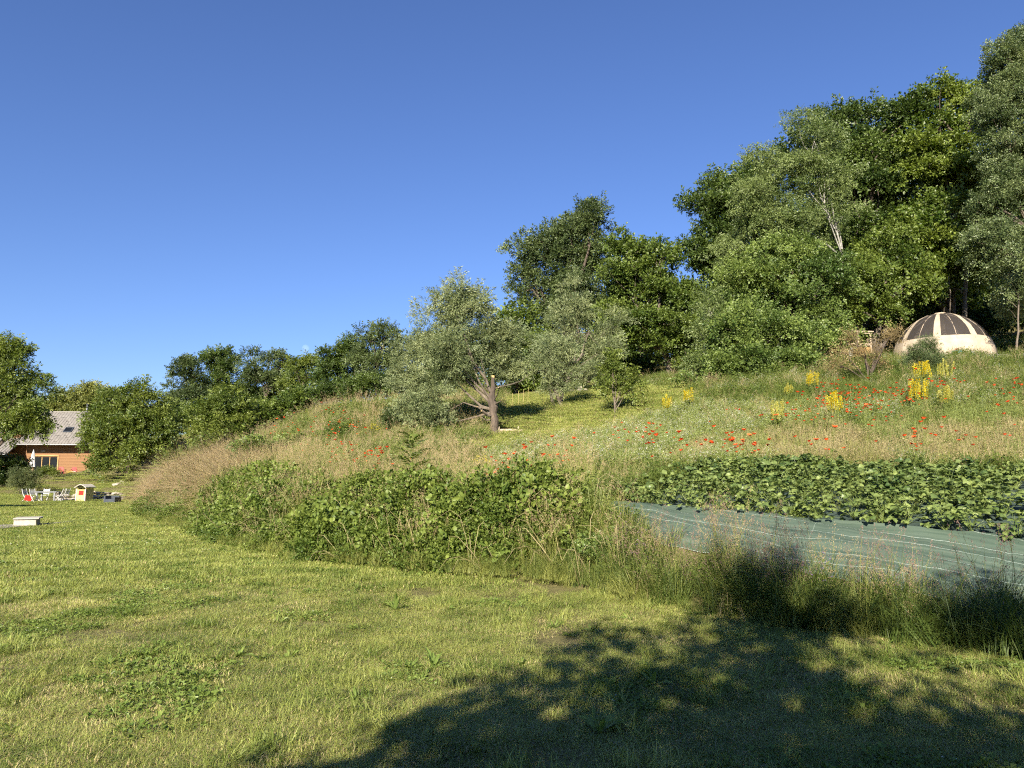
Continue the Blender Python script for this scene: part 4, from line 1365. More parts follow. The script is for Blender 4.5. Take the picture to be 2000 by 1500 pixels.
# playhouse
ph = stand(169, 47.5)
pho = empty('toy_playhouse', ph, "small yellow children's playhouse with red shutters and grey roof", 'playhouse', rz=R(-14))
for nm, mat, bxs in [('front_wall', 'playhouse_yellow', [((0, -.40, .42), (.86, .05, .84))]), ('rear_wall', 'playhouse_yellow', [((0, .40, .42), (.86, .05, .84))]),
                     ('side_wall', 'playhouse_yellow', [((-.43, 0, .48), (.05, .75, .96))]), ('side_wall', 'playhouse_yellow', [((.43, 0, .48), (.05, .75, .96))])]:
    q = MB()
    for c, d in bxs:
        q.box(c, d)
    part(q, nm, mat, pho)
for sx_ in (-1, 1):
    q = MB(); q.box((sx_ * .47, -.43, .44), (.08, .08, .90)); part(q, 'corner_post', 'playhouse_pink', pho)
    q = MB(); q.box((sx_ * .125 + .02, -.445, .62), (.235, .04, .30)); sh = part(q, 'shutter', 'red_paint', pho)
    q = MB(); q.tube([(sx_ * .125 + .02, -.462, .66), (sx_ * .125 + .02, -.474, .66)], .022, 8); part(q, 'knob', 'anthracite', sh)
q = MB()
arc = [(-.62 + 1.24 * i / 10, .90 + .26 * math.sin(math.pi * i / 10) + (.07 if i in (0, 10) else 0)) for i in range(11)]
q.prism(arc + [(x, z + .05) for x, z in reversed(arc)], -.56, .5); part(q, 'roof', 'playhouse_roof', pho)

# boxy dark seat
bs = stand(222, 45.0)
bo = empty('garden_armchair', bs, 'boxy dark grey garden armchair at the foot of the dry grass bank', 'armchair', rz=R(-12))
for nm, c, d in [('armrest', (-.42, 0, .31), (.16, .80, .62)), ('seat', (.06, -.02, .17), (.78, .76, .34)), ('backrest', (.06, .34, .31), (.80, .12, .62)), ('armrest', (.52, 0, .28), (.12, .80, .42))]:
    q = MB(); q.box(c, d); part(q, nm, 'anthracite', bo)

bo.scale = (.7,) * 3
pho.scale = (.72, .8, .9)
# concrete inspection box
cb = stand(60, 24.3)
cbo = empty('concrete_box', (cb.x, cb.y, cb.z - .05), 'pale concrete well box with flat lid standing on the lawn', 'concrete box', rz=R(24))
q = MB(); q.box((0, 0, .15), (.60, .8, .30)); part(q, 'body', 'concrete', cbo)
q = MB(); q.box((.03, 0, .322), (.70, .9, .04)); part(q, 'lid', 'concrete', cbo)

# gravel strip in the lawn
gp = MB()
GW = (1.5, 1.4, 1.05, .6, .08)
A_ = [stand(px, Y) for px, Y in ((-60, 22.6), (0, 23.2), (50, 23.8), (100, 24.8), (155, 26.2))]
vv = []
for i, a in enumerate(A_):
    w = GW[i]
    for s_ in (-1, 1):
        vv.append((a.x, a.y + s_ * w, float(H(a.x, a.y + s_ * w)) + .06))
GRAVEL = [(a.x, a.y) for a in A_]
gp.add(vv, [(2 * i, 2 * i + 2, 2 * i + 3, 2 * i + 1) for i in range(4)])
tag(gp.build('gravel_path', 'gravel_mat'), kind='structure')

# dry stone wall at the back of the lawn
sw = stand(180, 48.6)
swo = empty('dry_stone_wall', sw, 'low dry stone wall behind the table and playhouse', 'stone wall')
SM = [stone_mesh('stone', .22, 'stone') for _ in range(7)] + [stone_mesh('stone', .22, 'pale_stone') for _ in range(3)]
for row in range(3):
    for k in range(26):
        px = 112 + k * 5.2 + (row % 2) * 2.4 + random.uniform(-1, 1)
        if row == 2 and random.random() < .35:
            continue
        if row == 0 or random.random() < .9:
            g = stand(px, 48.6 + row * .10 + random.uniform(-.05, .05))
            o = link('stone', random.choice(SM), swo, (g.x - sw.x, g.y - sw.y, float(H(g.x, 47.6)) - sw.z + .10 + row * .21 + random.uniform(-.03, .03)), random.uniform(0, 6.28))
            s = random.uniform(.75, 1.25); o.scale = (s, s, s * .85)
wr = hit(268, 995)
o = link('boulder', stone_mesh('boulder', .28, 'pale_stone'), None, (wr.x, wr.y, wr.z + .06)); tag(o, 'pale lone stone at the foot of the dry grass bank', 'stone')
for i, (px, Y) in enumerate([(232, 55), (240, 55.5), (226, 54.5), (246, 54)]):
    g = stand(px, Y)
    o = link('boulder', random.choice(SM), None, (g.x, g.y, g.z + .06), random.uniform(0, 6)); tag(o, ['leftmost', 'second', 'third', 'rightmost'][(1, 2, 0, 3)[i]] + ' of the grey rocks in the slope under the walnut tree', 'stone', 'rocks under the walnut')

# heap of stones behind the willows
sp0 = stand(1122, 44)
spo = empty('stone_heap', sp0, 'low heap of pale field stones behind the small willow', 'stone heap')
for k in range(80):
    u = random.uniform(-1.0, 1.0); v = random.uniform(-.5, .5)
    hgt = max(0, .62 * (1 - u * u) * (1 - (v / .6) ** 2)) * random.uniform(.3, 1)
    x, y = sp0.x + u * 1.1, sp0.y + v
    o = link('stone', random.choice(SM[5:]), spo, (x - sp0.x, y - sp0.y, float(H(x, y)) - sp0.z + hgt), random.uniform(0, 6.28))
    s = random.uniform(.4, .75); o.scale = (s, s, s)

# logs and canes near the willow
lg = stand(992, 30.2)
lgo = empty('log_bench', lg, 'pale logs laid beside the pollard willow trunk', 'logs')
for (z, x0, x1, r, mat) in [(.08, -.45, .66, .075, 'old_wood'), (.22, -.5, .60, .065, 'old_wood')]:
    q = MB(); q.tube([(x0, .02, z), ((x0 + x1) / 2, 0, z + .01), (x1, -.02, z)], [r, r * 1.05, r * .9], 9); part(q, 'log', mat, lgo)
for x in (-.36, .42):
    q = MB(); q.box((x, -.12, .18), (.04, .04, .40)); part(q, 'stake', 'old_wood', lgo)


def cane(px0, py0, px1, py1, Y, label, grp, r=.010):
    b, t = on(px0, Y), at(px1, py1, Y)
    q = MB(); q.tube([(0, 0, -.1), tuple((t - b) * .5), tuple(t - b)], r, 6)
    o = q.build('garden_cane', 'cane', None, False, b); tag(o, label, 'cane', grp)


for i, (a, b) in enumerate([(846, 855), (858, 866), (868, 874), (878, 882)]):
    cane(a, 860, b, 823, 28.4, ['first', 'second', 'third', 'fourth'][i] + ' from the left of four slanting canes under the willow', 'slanting canes under the willow')
for i, (a, t) in enumerate([(1000, 768), (1012, 764), (1022, 760), (1031, 757)]):
    cane(a, 795, a + 1, t, 41, ['first', 'second', 'third', 'fourth'][i] + ' from the left of four upright canes behind the willow', 'upright canes behind the willow')

# ------------------------------------------------------------------ dome tent and what stands round it
DY = 41.0
dc = on(1858, DY)
DRX = 92 * DY / F                      # half width
DHT = 2.55
dome = empty('dome_tent', dc, 'beige canvas dome tent with dark netting windows at the wood edge', 'tent', rz=R(10))
NP = 8


def dome_pt(a, e):
    """angle around, elevation 0..pi/2; walls bulge"""
    r = math.cos(e) * DRX
    return (r * math.cos(a), r * math.sin(a), -.30 + (DHT + .30) * math.sin(e))


def dome_patch(a0, a1, e0, e1, na=5, ne=8, off=1.0):
    v, f = [], []
    for j in range(ne + 1):
        for i in range(na + 1):
            p = Vector(dome_pt(a0 + (a1 - a0) * i / na, e0 + (e1 - e0) * j / ne)) * (off - .010 * math.sin(math.pi * i / na) - .004 * math.sin(j * 2.1 + a0 * 3))
            v.append(tuple(p))
    for j in range(ne):
        for i in range(na):
            k = j * (na + 1) + i
            f.append((k, k + 1, k + na + 2, k + na + 1))
    return v, f


E1 = R(26)
for k in range(NP):
    a0, a1 = 2 * math.pi * k / NP, 2 * math.pi * (k + 1) / NP
    q = MB(); q.add(*dome_patch(a0, a1, R(-2), E1)); w_ = part(q, 'canvas_wall', 'canvas', dome, sm=True)
    q = MB(); q.add(*dome_patch(a0 + .075, a1 - .075, E1, R(87), off=.998)); part(q, 'netting_window', 'netting', dome, sm=True)
    q = MB(); q.add(*dome_patch(a0 - .078, a0 + .078, E1 - .01, R(89), 2, 8, 1.002)); part(q, 'canvas_strap', 'canvas', dome, sm=True)
    am = (a0 + a1) / 2
    q = MB(); q.tube([tuple(Vector(dome_pt(am, e)) * .985) for e in np.linspace(R(2), R(88), 9)], .018, 6); part(q, 'pole', 'canvas_pole', dome)
q = MB(); q.tube([(0, 0, DHT - .03), (0, 0, DHT + .03)], .3, 16); part(q, 'crown_cap', 'canvas', dome)
q = MB()
hem = [dome_pt(a, R(1)) for a in np.linspace(0, 2 * math.pi, 49)]
q.tube([(x * 1.01, y * 1.01, z + .06) for x, y, z in hem], .05, 6, cap=False); part(q, 'hem', 'canvas', dome)

tu = hit(1888, 690, 0, 20, 60); tu = on(1888, dc.y - DRX - .35)
tbo = empty('plastic_tub', tu, 'turquoise plastic tub with a red cloth in front of the dome tent', 'tub')
q = MB(); q.tube([(0, 0, 0), (0, 0, .30)], [.17, .24], 14); part(q, 'basin', 'turquoise', tbo, sm=False)
q = MB(); q.tube([(0, 0, .29), (0, 0, .325)], [.26, .26], 14); part(q, 'rim', 'turquoise', tbo)
q = MB(); q.add(*[(lambda p: (p[0], p[1]))(leaf_arrays(rand_dirs(14) * .08 + np.array([0, 0, .35]), rand_dirs(14), rand_dirs(14), np.full(14, .14), np.full(14, .1)))][0]); part(q, 'cloth', 'dull_red', tbo)
wb = on(1918, dc.y - DRX - .2)
wbo = empty('bucket', wb, 'small white bucket beside the turquoise tub', 'bucket')
q = MB(); q.tube([(0, 0, 0), (0, 0, .22)], [.10, .13], 12); part(q, 'body', 'white_paint', wbo)
q = MB(); q.tube([(.13 * math.cos(a), .02, .22 + .1 * math.sin(a)) for a in np.linspace(0, math.pi, 9)], .006, 5); part(q, 'handle', 'grey_paint', wbo)
for i, (a, b, Yl, lab) in enumerate([(1838, 1872, dc.y - DRX - .5, 'weathered log lying along the front of the dome tent'), (1955, 2020, dc.y - .8, 'weathered log edging the gravel pad beside the dome tent')]):
    A1, B1 = on(a, Yl), on(b, Yl - .2)
    q = MB(); q.tube([(0, 0, .06), tuple((B1 - A1) * .5 + Vector((0, 0, .07))), tuple(B1 - A1 + Vector((0, 0, .06)))], [.07, .08, .07], 8)
    tag(q.build('fallen_log', 'old_wood', None, False, A1), lab, 'log')
# gravel pad
vv, ff = [], []
na_, ne_ = 14, 10
for j in range(ne_ + 1):
    for i in range(na_ + 1):
        x = 22.6 + 9 * i / na_; y = 34.4 + 3.6 * j / ne_ + .25 * math.sin(i * 1.3)
        x += .9 * math.sin(j * .9) if i == 0 else 0
        vv.append((x, y, float(H(x, y)) + .05))
for j in range(ne_):
    for i in range(na_):
        k = j * (na_ + 1) + i; ff.append((k, k + 1, k + na_ + 2, k + na_ + 1))
q = MB(); q.add(vv, ff); gpad = tag(q.build('gravel_pad', 'gravel_mat'), kind='structure')

# wooden hut behind the brown shrub
hb = on(1692, 40.5)
hut = empty('wooden_hut', hb, 'small raw-wood hut half hidden behind the brown-leaved shrub', 'hut', rz=R(6))
for i in range(9):
    q = MB(); q.box((-.62 + i * .155, 0, .42), (.148, .03, .9 + random.uniform(-.03, .03))); part(q, 'plank', 'raw_wood', hut)
for x in (-.72, 0, .72):
    q = MB(); q.box((x, .03, .85), (.08, .08, 1.75)); part(q, 'post', 'old_wood', hut)
q = MB(); q.box((0, .02, 1.02), (1.5, .06, .12)); part(q, 'rail', 'old_wood', hut)
q = MB(); q.box((0, 0, 1.70), (1.62, .05, .16)); part(q, 'fascia', 'old_wood', hut)
q = MB(); q.box((0, .75, 1.80), (1.75, 1.7, .05), rx=.08); part(q, 'roof', 'old_wood', hut)
q = MB(); q.box((0, 1.35, .85), (1.5, .04, 1.75)); part(q, 'rear_wall', 'old_wood', hut)
for sx_ in (-1, 1):
    q = MB(); q.box((sx_ * .75, .70, .85), (.03, 1.28, 1.7)); part(q, 'side_wall', 'old_wood', hut)
q = MB(); q.box((-.52, -.05, .42), (.24, .03, .84)); part(q, 'white_panel', 'white_paint', hut)
st_ = on(1728, 38.8)
q = MB(); q.tube([(0, 0, -.1), (0, 0, .1), (.02, 0, .5), (.05, .02, .72)], [.3, .2, .16, .15], 9)
tag(q.build('tree_stump', 'bark_dark', None, False, st_), 'dark broken tree stump beside the wooden hut', 'stump')
# bare trunks standing in the wood
for i, (px, Y, tpx, tpy, r, lab) in enumerate([(1712, 44.2, 1712, 560, .20, 'stout grey trunk rising behind the wooden hut'), (1770, 46, 1764, 560, .05, 'thin pale sapling between the hut and the dome tent'),
                                               (1850, 46, 1852, 540, .05, 'thin sapling right above the top of the dome tent'), (1886, 47, 1886, 480, .19, 'grey trunk rising behind the dome tent'),
                                               (1995, 36, 1990, 560, .06, 'slim pale sapling trunk at the right frame edge')]):
    b, t = on(px, Y), at(tpx, tpy, Y)
    q = MB(); limb(q, (0, 0, -.2), tuple(t - b), r, r * .5, 0, 7, 8); 
    root = empty('bare_trunk', b, lab, 'tree trunk', 'trunks at the wood edge'); part(q, 'trunk', 'bark_grey', root)
    for e in range(3):
        f_ = .55 + .15 * e
        q = MB(); limb(q, tuple((t - b) * f_), tuple((t - b) * f_ + Vector((random.uniform(-.8, .8), random.uniform(-.4, .4), random.uniform(.2, .7)))), r * .3, r * .08, .05, 4, 5); part(q, 'branch', 'bark_grey', root)

# the moon
mp_ = at(597, 680, 6000)
bm = bmesh.new(); bmesh.ops.create_uvsphere(bm, u_segments=32, v_segments=16, radius=6.6 * mp_.length / F / 1.0)
me = bpy.data.meshes.new('moon'); bm.to_mesh(me); bm.free(); me.materials.append(MATS['moon_dust'])
for pl_ in me.polygons:
    pl_.use_smooth = True
tag(link('moon', me, None, mp_), 'pale daytime moon low in the blue sky over the ridge', 'moon')
reseed('plants')
# ------------------------------------------------------------------ strawberry bed and weed barrier
surf('bed_fabric', (.030, .046, .040), (.060, .088, .076), 5, .6, .3)
leafmat('poppy_petal', (.70, .075, .018), (.90, .17, .045), .3, .6, .2)
surf('poppy_heart', (.02, .015, .015), (.05, .04, .04), 5, .7, 0)

far_px = [(1150, 984), (1300, 993), (1500, 1008), (1700, 1028), (1850, 1047), (2000, 1066), (2150, 1090), (2300, 1118)]
near_px = [(1165, 1000), (1300, 1066), (1500, 1118), (1700, 1152), (1850, 1182), (2000, 1214), (2150, 1250), (2300, 1295)]


def resample(pp, n):
    pp = np.array(pp)
    s = np.r_[0, np.cumsum(np.linalg.norm(np.diff(pp, axis=0), axis=1))]
    t = np.linspace(0, s[-1], n)
    return np.stack([np.interp(t, s, pp[:, i]) for i in range(pp.shape[1])], 1)


FARW = resample([tuple(hit(*p, .03)) for p in far_px], 90)
NEARW = resample([tuple(hit(*p, .03)) for p in near_px], 90)
vv, uvs, ff = [], [], []
NA = 14
s = np.r_[0, np.cumsum(np.linalg.norm(np.diff(FARW[:, :2], axis=0), axis=1))]
for i in range(90):
    for j in range(NA + 1):
        t = j / NA
        p = NEARW[i] * (1 - t) + FARW[i] * t
        x, y = p[0], p[1]
        z = float(H(x, y)) + .085 * min(1, .25 + 6 * t) + .018 * math.sin(9 * t + .6 * s[i]) * (.5 + .5 * math.sin(1.3 * s[i])) + .012 * random.random() + .03 * max(0, math.sin(2.3 * s[i] + 5 * t)) ** 4 + .02 * math.sin(23 * t + 1.7 * s[i])
        z += .03 * max(0, 1 - 6 * t) - .02
        vv.append((x, y, z)); uvs.append((s[i], t * np.linalg.norm(FARW[i] - NEARW[i])))
for i in range(89):
    for j in range(NA):
        k = i * (NA + 1) + j
        ff.append((k, k + NA + 1, k + NA + 2, k + 1))
q = MB(); q.add(vv, ff)
fm_ = q.mesh('weed_barrier', 'weed_fabric', True)
uvl = fm_.uv_layers.new(name='UVMap')
for lp in fm_.loops:
    uvl.data[lp.index].uv = uvs[lp.vertex_index]
fo = link('weed_barrier', fm_)
tag(fo, 'green woven weed barrier sheet stretched below the strawberry rows', 'ground sheet')
nrm = np.gradient(FARW[:, :2], axis=0)
nrm = norm(np.stack([-nrm[:, 1], nrm[:, 0]], 1))
BED = 5.4
vv, ff = [], []
for i in range(90):
    for j in range(13):
        x, y = FARW[i, :2] + nrm[i] * (-.05 + BED * j / 12)
        vv.append((x, y, float(H(x, y)) + .02 + .015 * math.sin(j * 2 + i * .4)))
for i in range(89):
    for j in range(12):
        k = i * 13 + j; ff.append((k, k + 13, k + 14, k + 1))
q = MB(); q.add(vv, ff)
tag(q.build('planting_sheet', 'bed_fabric', None, True), 'dark planting sheet under the rows of strawberry plants', 'ground sheet')


def strawberry_leaf(L_=.08):
    mb = MB()
    pet = random.uniform(.10, .24)
    out = random.uniform(.05, .24)
    pts = [(0, 0, 0), (out * .4, 0, pet * .65), (out, 0, pet)]
    mb.tube(pts, [.003, .0025, .002], 4, 0, cap=False)
    tip = np.array(pts[-1])
    d = np.array([[1, 0, -.15], [.25, .95, -.1], [.25, -.95, -.1]]) + RNG.normal(0, .1, (3, 3))
    v, f = leaf_arrays(np.repeat(tip[None], 3, 0), d, np.array([-.15, 0, 1.0]) + RNG.normal(0, .2, (3, 3)), np.array([1.1, 1, 1]) * L_ * random.uniform(.8, 1.1), np.array([1, .95, .95]) * L_ * random.uniform(.85, 1.0), .16, 'full')
    mb.add(v, f)
    return mb


LEAFM = [strawberry_leaf(random.uniform(.052, .084)).mesh('strawberry_leaf', 'strawberry') for _ in range(9)]


def whole_plant():
    mb = MB()
    for k in range(36):
        b = strawberry_leaf(random.uniform(.052, .084))
        v = np.concatenate(b.v)
        M = np.array(Matrix.Rotation(k * 2.4 + random.uniform(-.4, .4), 3, 'Z') @ Matrix.Rotation(random.uniform(-.7, .4), 3, 'Y') @ Matrix.Rotation(random.uniform(-.4, .4), 3, 'X'))
        mb.add(v @ M.T, b.f)
    return mb.mesh('strawberry_plant', 'strawberry')


WHOLE = [whole_plant() for _ in range(6)]
SLAB = 'leafy strawberry plant in the rows above the green weed barrier'
SGRP = 'strawberry plants in rows'
for row in range(8):
    off = .12 + .62 * row
    step = 2 if row < 2 else 2
    L_ = np.r_[0, np.cumsum(np.linalg.norm(np.diff(FARW[:, :2] + nrm * off, axis=0), axis=1))]
    t = 0.1 + .2 * (row % 2)
    while t < L_[-1]:
        i = int(np.searchsorted(L_, t)); i = min(i, 89)
        x, y = FARW[i, :2] + nrm[i] * (off + random.uniform(-.10, .10))
        z = float(H(x, y)) + .03
        px_, py_ = proj(x, y, z)
        if px_ < 2230:
            if row < 2 and px_ > 1180:
                r = empty('strawberry_plant', (x, y, z), SLAB, 'strawberry plant', SGRP, random.uniform(0, 6.28))
                r.scale = (1.12,) * 3
                nl = random.randint(26, 34)
                for k in range(nl):
                    o = link('leaf', random.choice(LEAFM), r)
                    o.rotation_euler = (random.uniform(-.45, .45), random.uniform(-.75, .45), k * 2.4 + random.uniform(-.4, .4))
                    sc_ = random.uniform(.8, 1.2); o.scale = (sc_,) * 3
            else:
                o = link('strawberry_plant', random.choice(WHOLE), None, (x, y, z), random.uniform(0, 6.28)); tag(o, SLAB, 'strawberry plant', SGRP)
                sc_ = random.uniform(1.0, 1.35); o.scale = (sc_, sc_, sc_ * random.uniform(.85, 1.1))
        t += .36 + random.uniform(-.06, .10)
bp_ = hit(1900, 1046, .05)
q = MB(); v = rand_dirs(1)
bm = bmesh.new(); bmesh.ops.create_icosphere(bm, subdivisions=2, radius=.02)
for vt in bm.verts:
    vt.co.z *= 1.25; s_ = 1 - .35 * max(0, -vt.co.z / .025); vt.co.x *= s_; vt.co.y *= s_
me = bpy.data.meshes.new('strawberry'); bm.to_mesh(me); bm.free(); me.materials.append(MATS['berry'])
tag(link('strawberry', me, None, (bp_.x, bp_.y, bp_.z + .05)), 'single ripe red strawberry at the sheet edge', 'strawberry')

# ------------------------------------------------------------------ grass and herbs (uncountable: one object each)
def in_poly(px, py, poly):
    inside = np.zeros(len(px), bool)
    n = len(poly)
    for i in range(n):
        x1, y1 = poly[i]; x2, y2 = poly[(i + 1) % n]
        c = ((y1 > py) != (y2 > py)) & (px < (x2 - x1) * (py - y1) / (y2 - y1 + 1e-9) + x1)
        inside ^= c
    return inside


def candidates(n, r0, r1, power=1.0, half=R(41)):
    """points spread over the ground in front of the camera, thinning with distance"""
    u = U(0, 1, n)
    r = r0 * (r1 / r0) ** u if power == 2 else (r0 ** (2 - power) + u * (r1 ** (2 - power) - r0 ** (2 - power))) ** (1 / (2 - power))
    a = U(-half, half, n)
    x, y = r * np.sin(a), r * np.cos(a)
    return x, y, H(x, y)


poly_bed = [tuple(p) for p in NEARW[:, :2]] + [tuple(p) for p in (FARW[:, :2] + nrm * (BED - .3))[::-1]]


def grass(name, setname, x, y, z, scl, tint, tilt=.2, label=None, sink=.01, rot=None):
    if not len(x):
        return
    o = scatter(name, setname, np.stack([x, y, z - sink], 1), up_rot(len(x), tilt) if rot is None else rot, scl, tint)
    if label is None:
        w_ = name.replace('_', ' ')
        if any(t_ in name for t_ in ('lawn', 'clover', 'plantain')):
            place = 'growing in the lawn below the bank'
        elif any(t_ in name for t_ in ('bramble', 'cane', 'shrub')):
            place = 'on the bank along the sunlit lawn'
        elif name.startswith(('bank', 'lying', 'green_in')):
            place = 'on the dry bank left of the willow'
        elif name.startswith(('tall', 'seeding', 'purple', 'edge', 'fine_edge', 'straw_in')):
            place = 'along the foot of the weed barrier'
        elif name.startswith('bed'):
            place = 'between the rows of strawberry plants'
        elif name.startswith(('mown', 'tent')):
            place = 'short and sunlit on the upper slope'
        else:
            place = 'on the meadow slope above the strawberries'
        label = w_ + ' ' + place
    tag(o, label, 'poppies' if 'popp' in name else 'bramble' if 'bramble' in name else 'grass', None, 'stuff')
    return o


def lawn_tint(x, y):
    dry = smooth(.55, .8, vnoise(x, y, 1.1, 5)) * .5 + smooth(.5, .8, vnoise(x, y, .35, 6)) * .25
    return .32 + .45 * vnoise(x, y, 2.6, 7) + dry * .5 - .15


# near lawn
x, y, z = candidates(1250, 2.3, 17, 1.0, R(46))
k = edge_d(x, y) < .2
x, y, z = x[k], y[k], z[k]
s_ = U(.85, 1.2, len(x))
grass('lawn_grass', 'turf', x, y, z, np.stack([s_, s_, s_ * U(.75, 1.2, len(x))], 1), U(.3, .6, len(x)), .03)
x, y, z = candidates(5200, 2.6, 20, 1.0, R(44))
k = (edge_d(x, y) < .1) & (vnoise(x, y, .55, 9) > .55)
x, y, z = x[k], y[k], z[k]
grass('longer_lawn_grass', 'lawn_long', x, y, z, U(.6, 1.15, len(x)), lawn_tint(x, y) - .05 + RNG.normal(0, .12, len(x)), .2)
x, y, z = candidates(900, 2.3, 17, 1.0, R(46))
k = (edge_d(x, y) < .1) & (vnoise(x, y, 1.4, 21) > .46)
x, y, z = x[k], y[k], z[k]
grass('dry_lawn_grass', 'turf_dry', x, y, z, U(.8, 1.3, len(x)), U(.5, 1., len(x)), .03)
# far lawn
x, y, z = candidates(5200, 12, 80, 1.0, R(45))
e = edge_d(x, y)
garden = (x < -16) & (y > 46)
k = (e < .3) | garden
k &= ~((np.abs(x + 54) < 9) & (y > 83))
gx_, gy_ = np.array(GRAVEL).T
k &= ~((np.abs(y - np.interp(x, gx_, gy_)) < np.interp(x, gx_, GW) + .7) & (x < gx_[-1] - .8))
x, y, z = x[k], y[k], z[k]
r = np.hypot(x, y)
s_ = U(.85, 1.25, len(x)) * (r / 20) ** .2
grass('far_lawn_grass', 'turf_far', x, y, z, np.stack([s_, s_, s_ * U(.8, 1.2, len(x))], 1), U(.3, .65, len(x)), .02)
# clover and broad weeds in the lawn
x, y, z = candidates(5200, 2.6, 15, 1.0, R(44))
k = (edge_d(x, y) < -.1) & (vnoise(x, y, .8, 10) + .12 * vnoise(x, y, .2, 41) > .83 - .08 * smooth(-1, -4, x))
x, y, z = x[k], y[k], z[k]
grass('clover_patches', 'clover', x, y, z, U(.7, 1.3, len(x)), U(.2, .8, len(x)), .1)
k = U(0, 1, len(x)) < .10
grass('clover_flowers', 'clover_flower', x[k], y[k], z[k], U(.8, 1.2, k.sum()), U(.2, .8, k.sum()), .1)
x, y, z = candidates(130, 2.8, 15, 1.0, R(42))
k = (edge_d(x, y) < -.2)
x, y, z = x[k], y[k], z[k]
grass('plantain_rosettes', 'plantain', x, y, z, U(.4, .85, len(x)), U(.2, .9, len(x)), .1)
x, y, z = candidates(900, 14, 40, 1.0, R(40))
k = (edge_d(x, y) < -.2)
x, y, z = x[k], y[k], z[k]
grass('far_clover_flowers', 'clover_flower', x, y, z, U(1.2, 2.0, len(x)), U(.2, .9, len(x)), .1)

# bramble thicket on the bank
def bramble_h(x, d):
    prof = smooth(-.15, .5, d - .55 * (vnoise(x, d * 0, .8, 42) - .35)) * (1 - smooth(.6 + 1.1 * vnoise(x, 0 * x, 1.2, 31), 2.9, d))
    span = smooth(-10.8, -6.8, x) * (1 - smooth(.5, 1.4, x))
    return (.20 + .75 * vnoise(x, d * 3, 1.1, 12) ** 1.3 + .30 * vnoise(x, d * 3, .45, 13)) * prof * span


n = 5200
x = U(-12, 2.2, n)
d_ = U(-.1, 3.2, n)
g_ = (np.interp(x + .6, EX, EY) - np.interp(x - .6, EX, EY)) / 1.2
y = np.interp(x, EX, EY) + d_ * np.sqrt(1 + g_ * g_)
e = edge_d(x, y)
hb = bramble_h(x, e)
k = (hb > .10) & (U(0, 1, n) < .5) & (vnoise(x, y, .6, 32) > .30)
x, y, e, hb = x[k], y[k], e[k], hb[k]
n = len(x)
z = H(x, y) + np.maximum(hb - .16, .02) * U(0, 1, n) ** .5
s_ = U(.16, .40, n) * (y / 13) ** .3
grass('bramble_thicket', 'bramble', x, y, z, s_, .1 + .6 * vnoise(x, y, .9, 14) + RNG.normal(0, .18, n), .5)
n = 1500
i = RNG.integers(0, len(x), n)
xs_, ys_ = x[i] + RNG.normal(0, .2, n), y[i] + RNG.normal(0, .2, n)
k = edge_d(xs_, ys_) > -.1
xs_, ys_, zs_ = xs_[k], ys_[k], (z[i] + U(.0, .3, n))[k]
n = len(xs_)
grass('bramble_shoots', 'bramble_sprig', xs_, ys_, zs_, U(.28, .5, n), U(.3, .9, n), rot=dir_rot(np.stack([RNG.normal(0, .6, n), RNG.normal(-.4, .5, n), RNG.normal(.6, .4, n)], 1)))
# low bramble and weed patches on the left bank
n = 5000
cx = np.array([(330, 1012, 2.2), (290, 1000, 1.5), (470, 1040, 1.8), (520, 985, 2.0), (455, 880, 2.2), (590, 890, 2.2)])
P = []
for a, b, rr in cx:
    c = hit(a, b)
    q_ = disc_pts(90, rr); q_[:, 0] += c.x; q_[:, 1] += c.y
    P.append(q_)
P = np.concatenate(P)
hh = .5 * (.4 + vnoise(P[:, 0], P[:, 1], .8, 15))
P[:, 2] = H(P[:, 0], P[:, 1]) + hh * U(.0, .7, len(P))
k = edge_d(P[:, 0], P[:, 1]) > -.1
P = P[k]; n = len(P)
grass('low_bramble', 'bramble', P[:, 0], P[:, 1], P[:, 2], U(.25, .45, n), U(0, .7, n), .4)

# tall grass along the foot of the bank on the right
def along(n, x0, x1, d0, d1):
    x = U(x0, x1, n); dd = U(d0, d1, n)
    g = (np.interp(x + .6, EX, EY) - np.interp(x - .6, EX, EY)) / 1.2
    y = np.interp(x, EX, EY) + dd * np.sqrt(1 + g * g)
    return x, y, H(x, y)


def not_on_sheet(x, y):
    return ~in_poly(x, y, poly_bed)


for nm, st, n, d0, d1, s0, s1, t0, t1 in [('tall_grass_green', 'fringe_green', 1500, -.12, 1.0, .45, .85, .1, .8), ('tall_grass_light', 'fringe_light', 1000, -.22, .9, .45, .85, .2, .9),
                                          ('seeding_grass', 'seed_stem', 210, -.05, 1.0, .75, 1.1, .2, .9), ('purple_seeding_grass', 'seed_purple', 110, .0, 1.0, .75, 1.1, .2, .8),
                                          ('edge_herbs', 'herb', 200, .0, .9, .6, 1.1, .1, .7), ('fine_edge_herbs', 'herb_fine', 200, .0, .9, .6, 1.1, .2, .8),
                                          ('purple_flowered_herbs', 'herb_purple', 40, .3, .9, .9, 1.3, .2, .7), ('straw_in_edge', 'straw_tuft', 60, .0, 1.0, .7, 1.1, .2, .8)]:
    x, y, z = along(int(n * 1.25), .7, 12.5, d0, d1)
    cl = .6 * vnoise(x, y * .0, .55, 33) + .4 * vnoise(x, y, .35, 16)          # grows in separate clumps
    keep_p = np.where(x < 1.0, 1, np.clip(.22 + 1.1 * smooth(.38, .70, cl), 0, 1)) * (1 - .75 * smooth(2.6, 3.4, x) * smooth(.35, .6, edge_d(x, y)))
    k = not_on_sheet(x, y) & (U(0, 1, len(x)) < keep_p)
    x, y, z, cl = x[k], y[k], z[k], cl[k]
    s_ = U(s0, s1, len(x)) * np.where(x < 1.0, 1, .5 + .7 * smooth(.3, .7, cl)) * (1 - .2 * smooth(2.6, 3.4, x))
    grass(nm, st, x, y, z, s_, U(t0, t1, len(x)), .16)
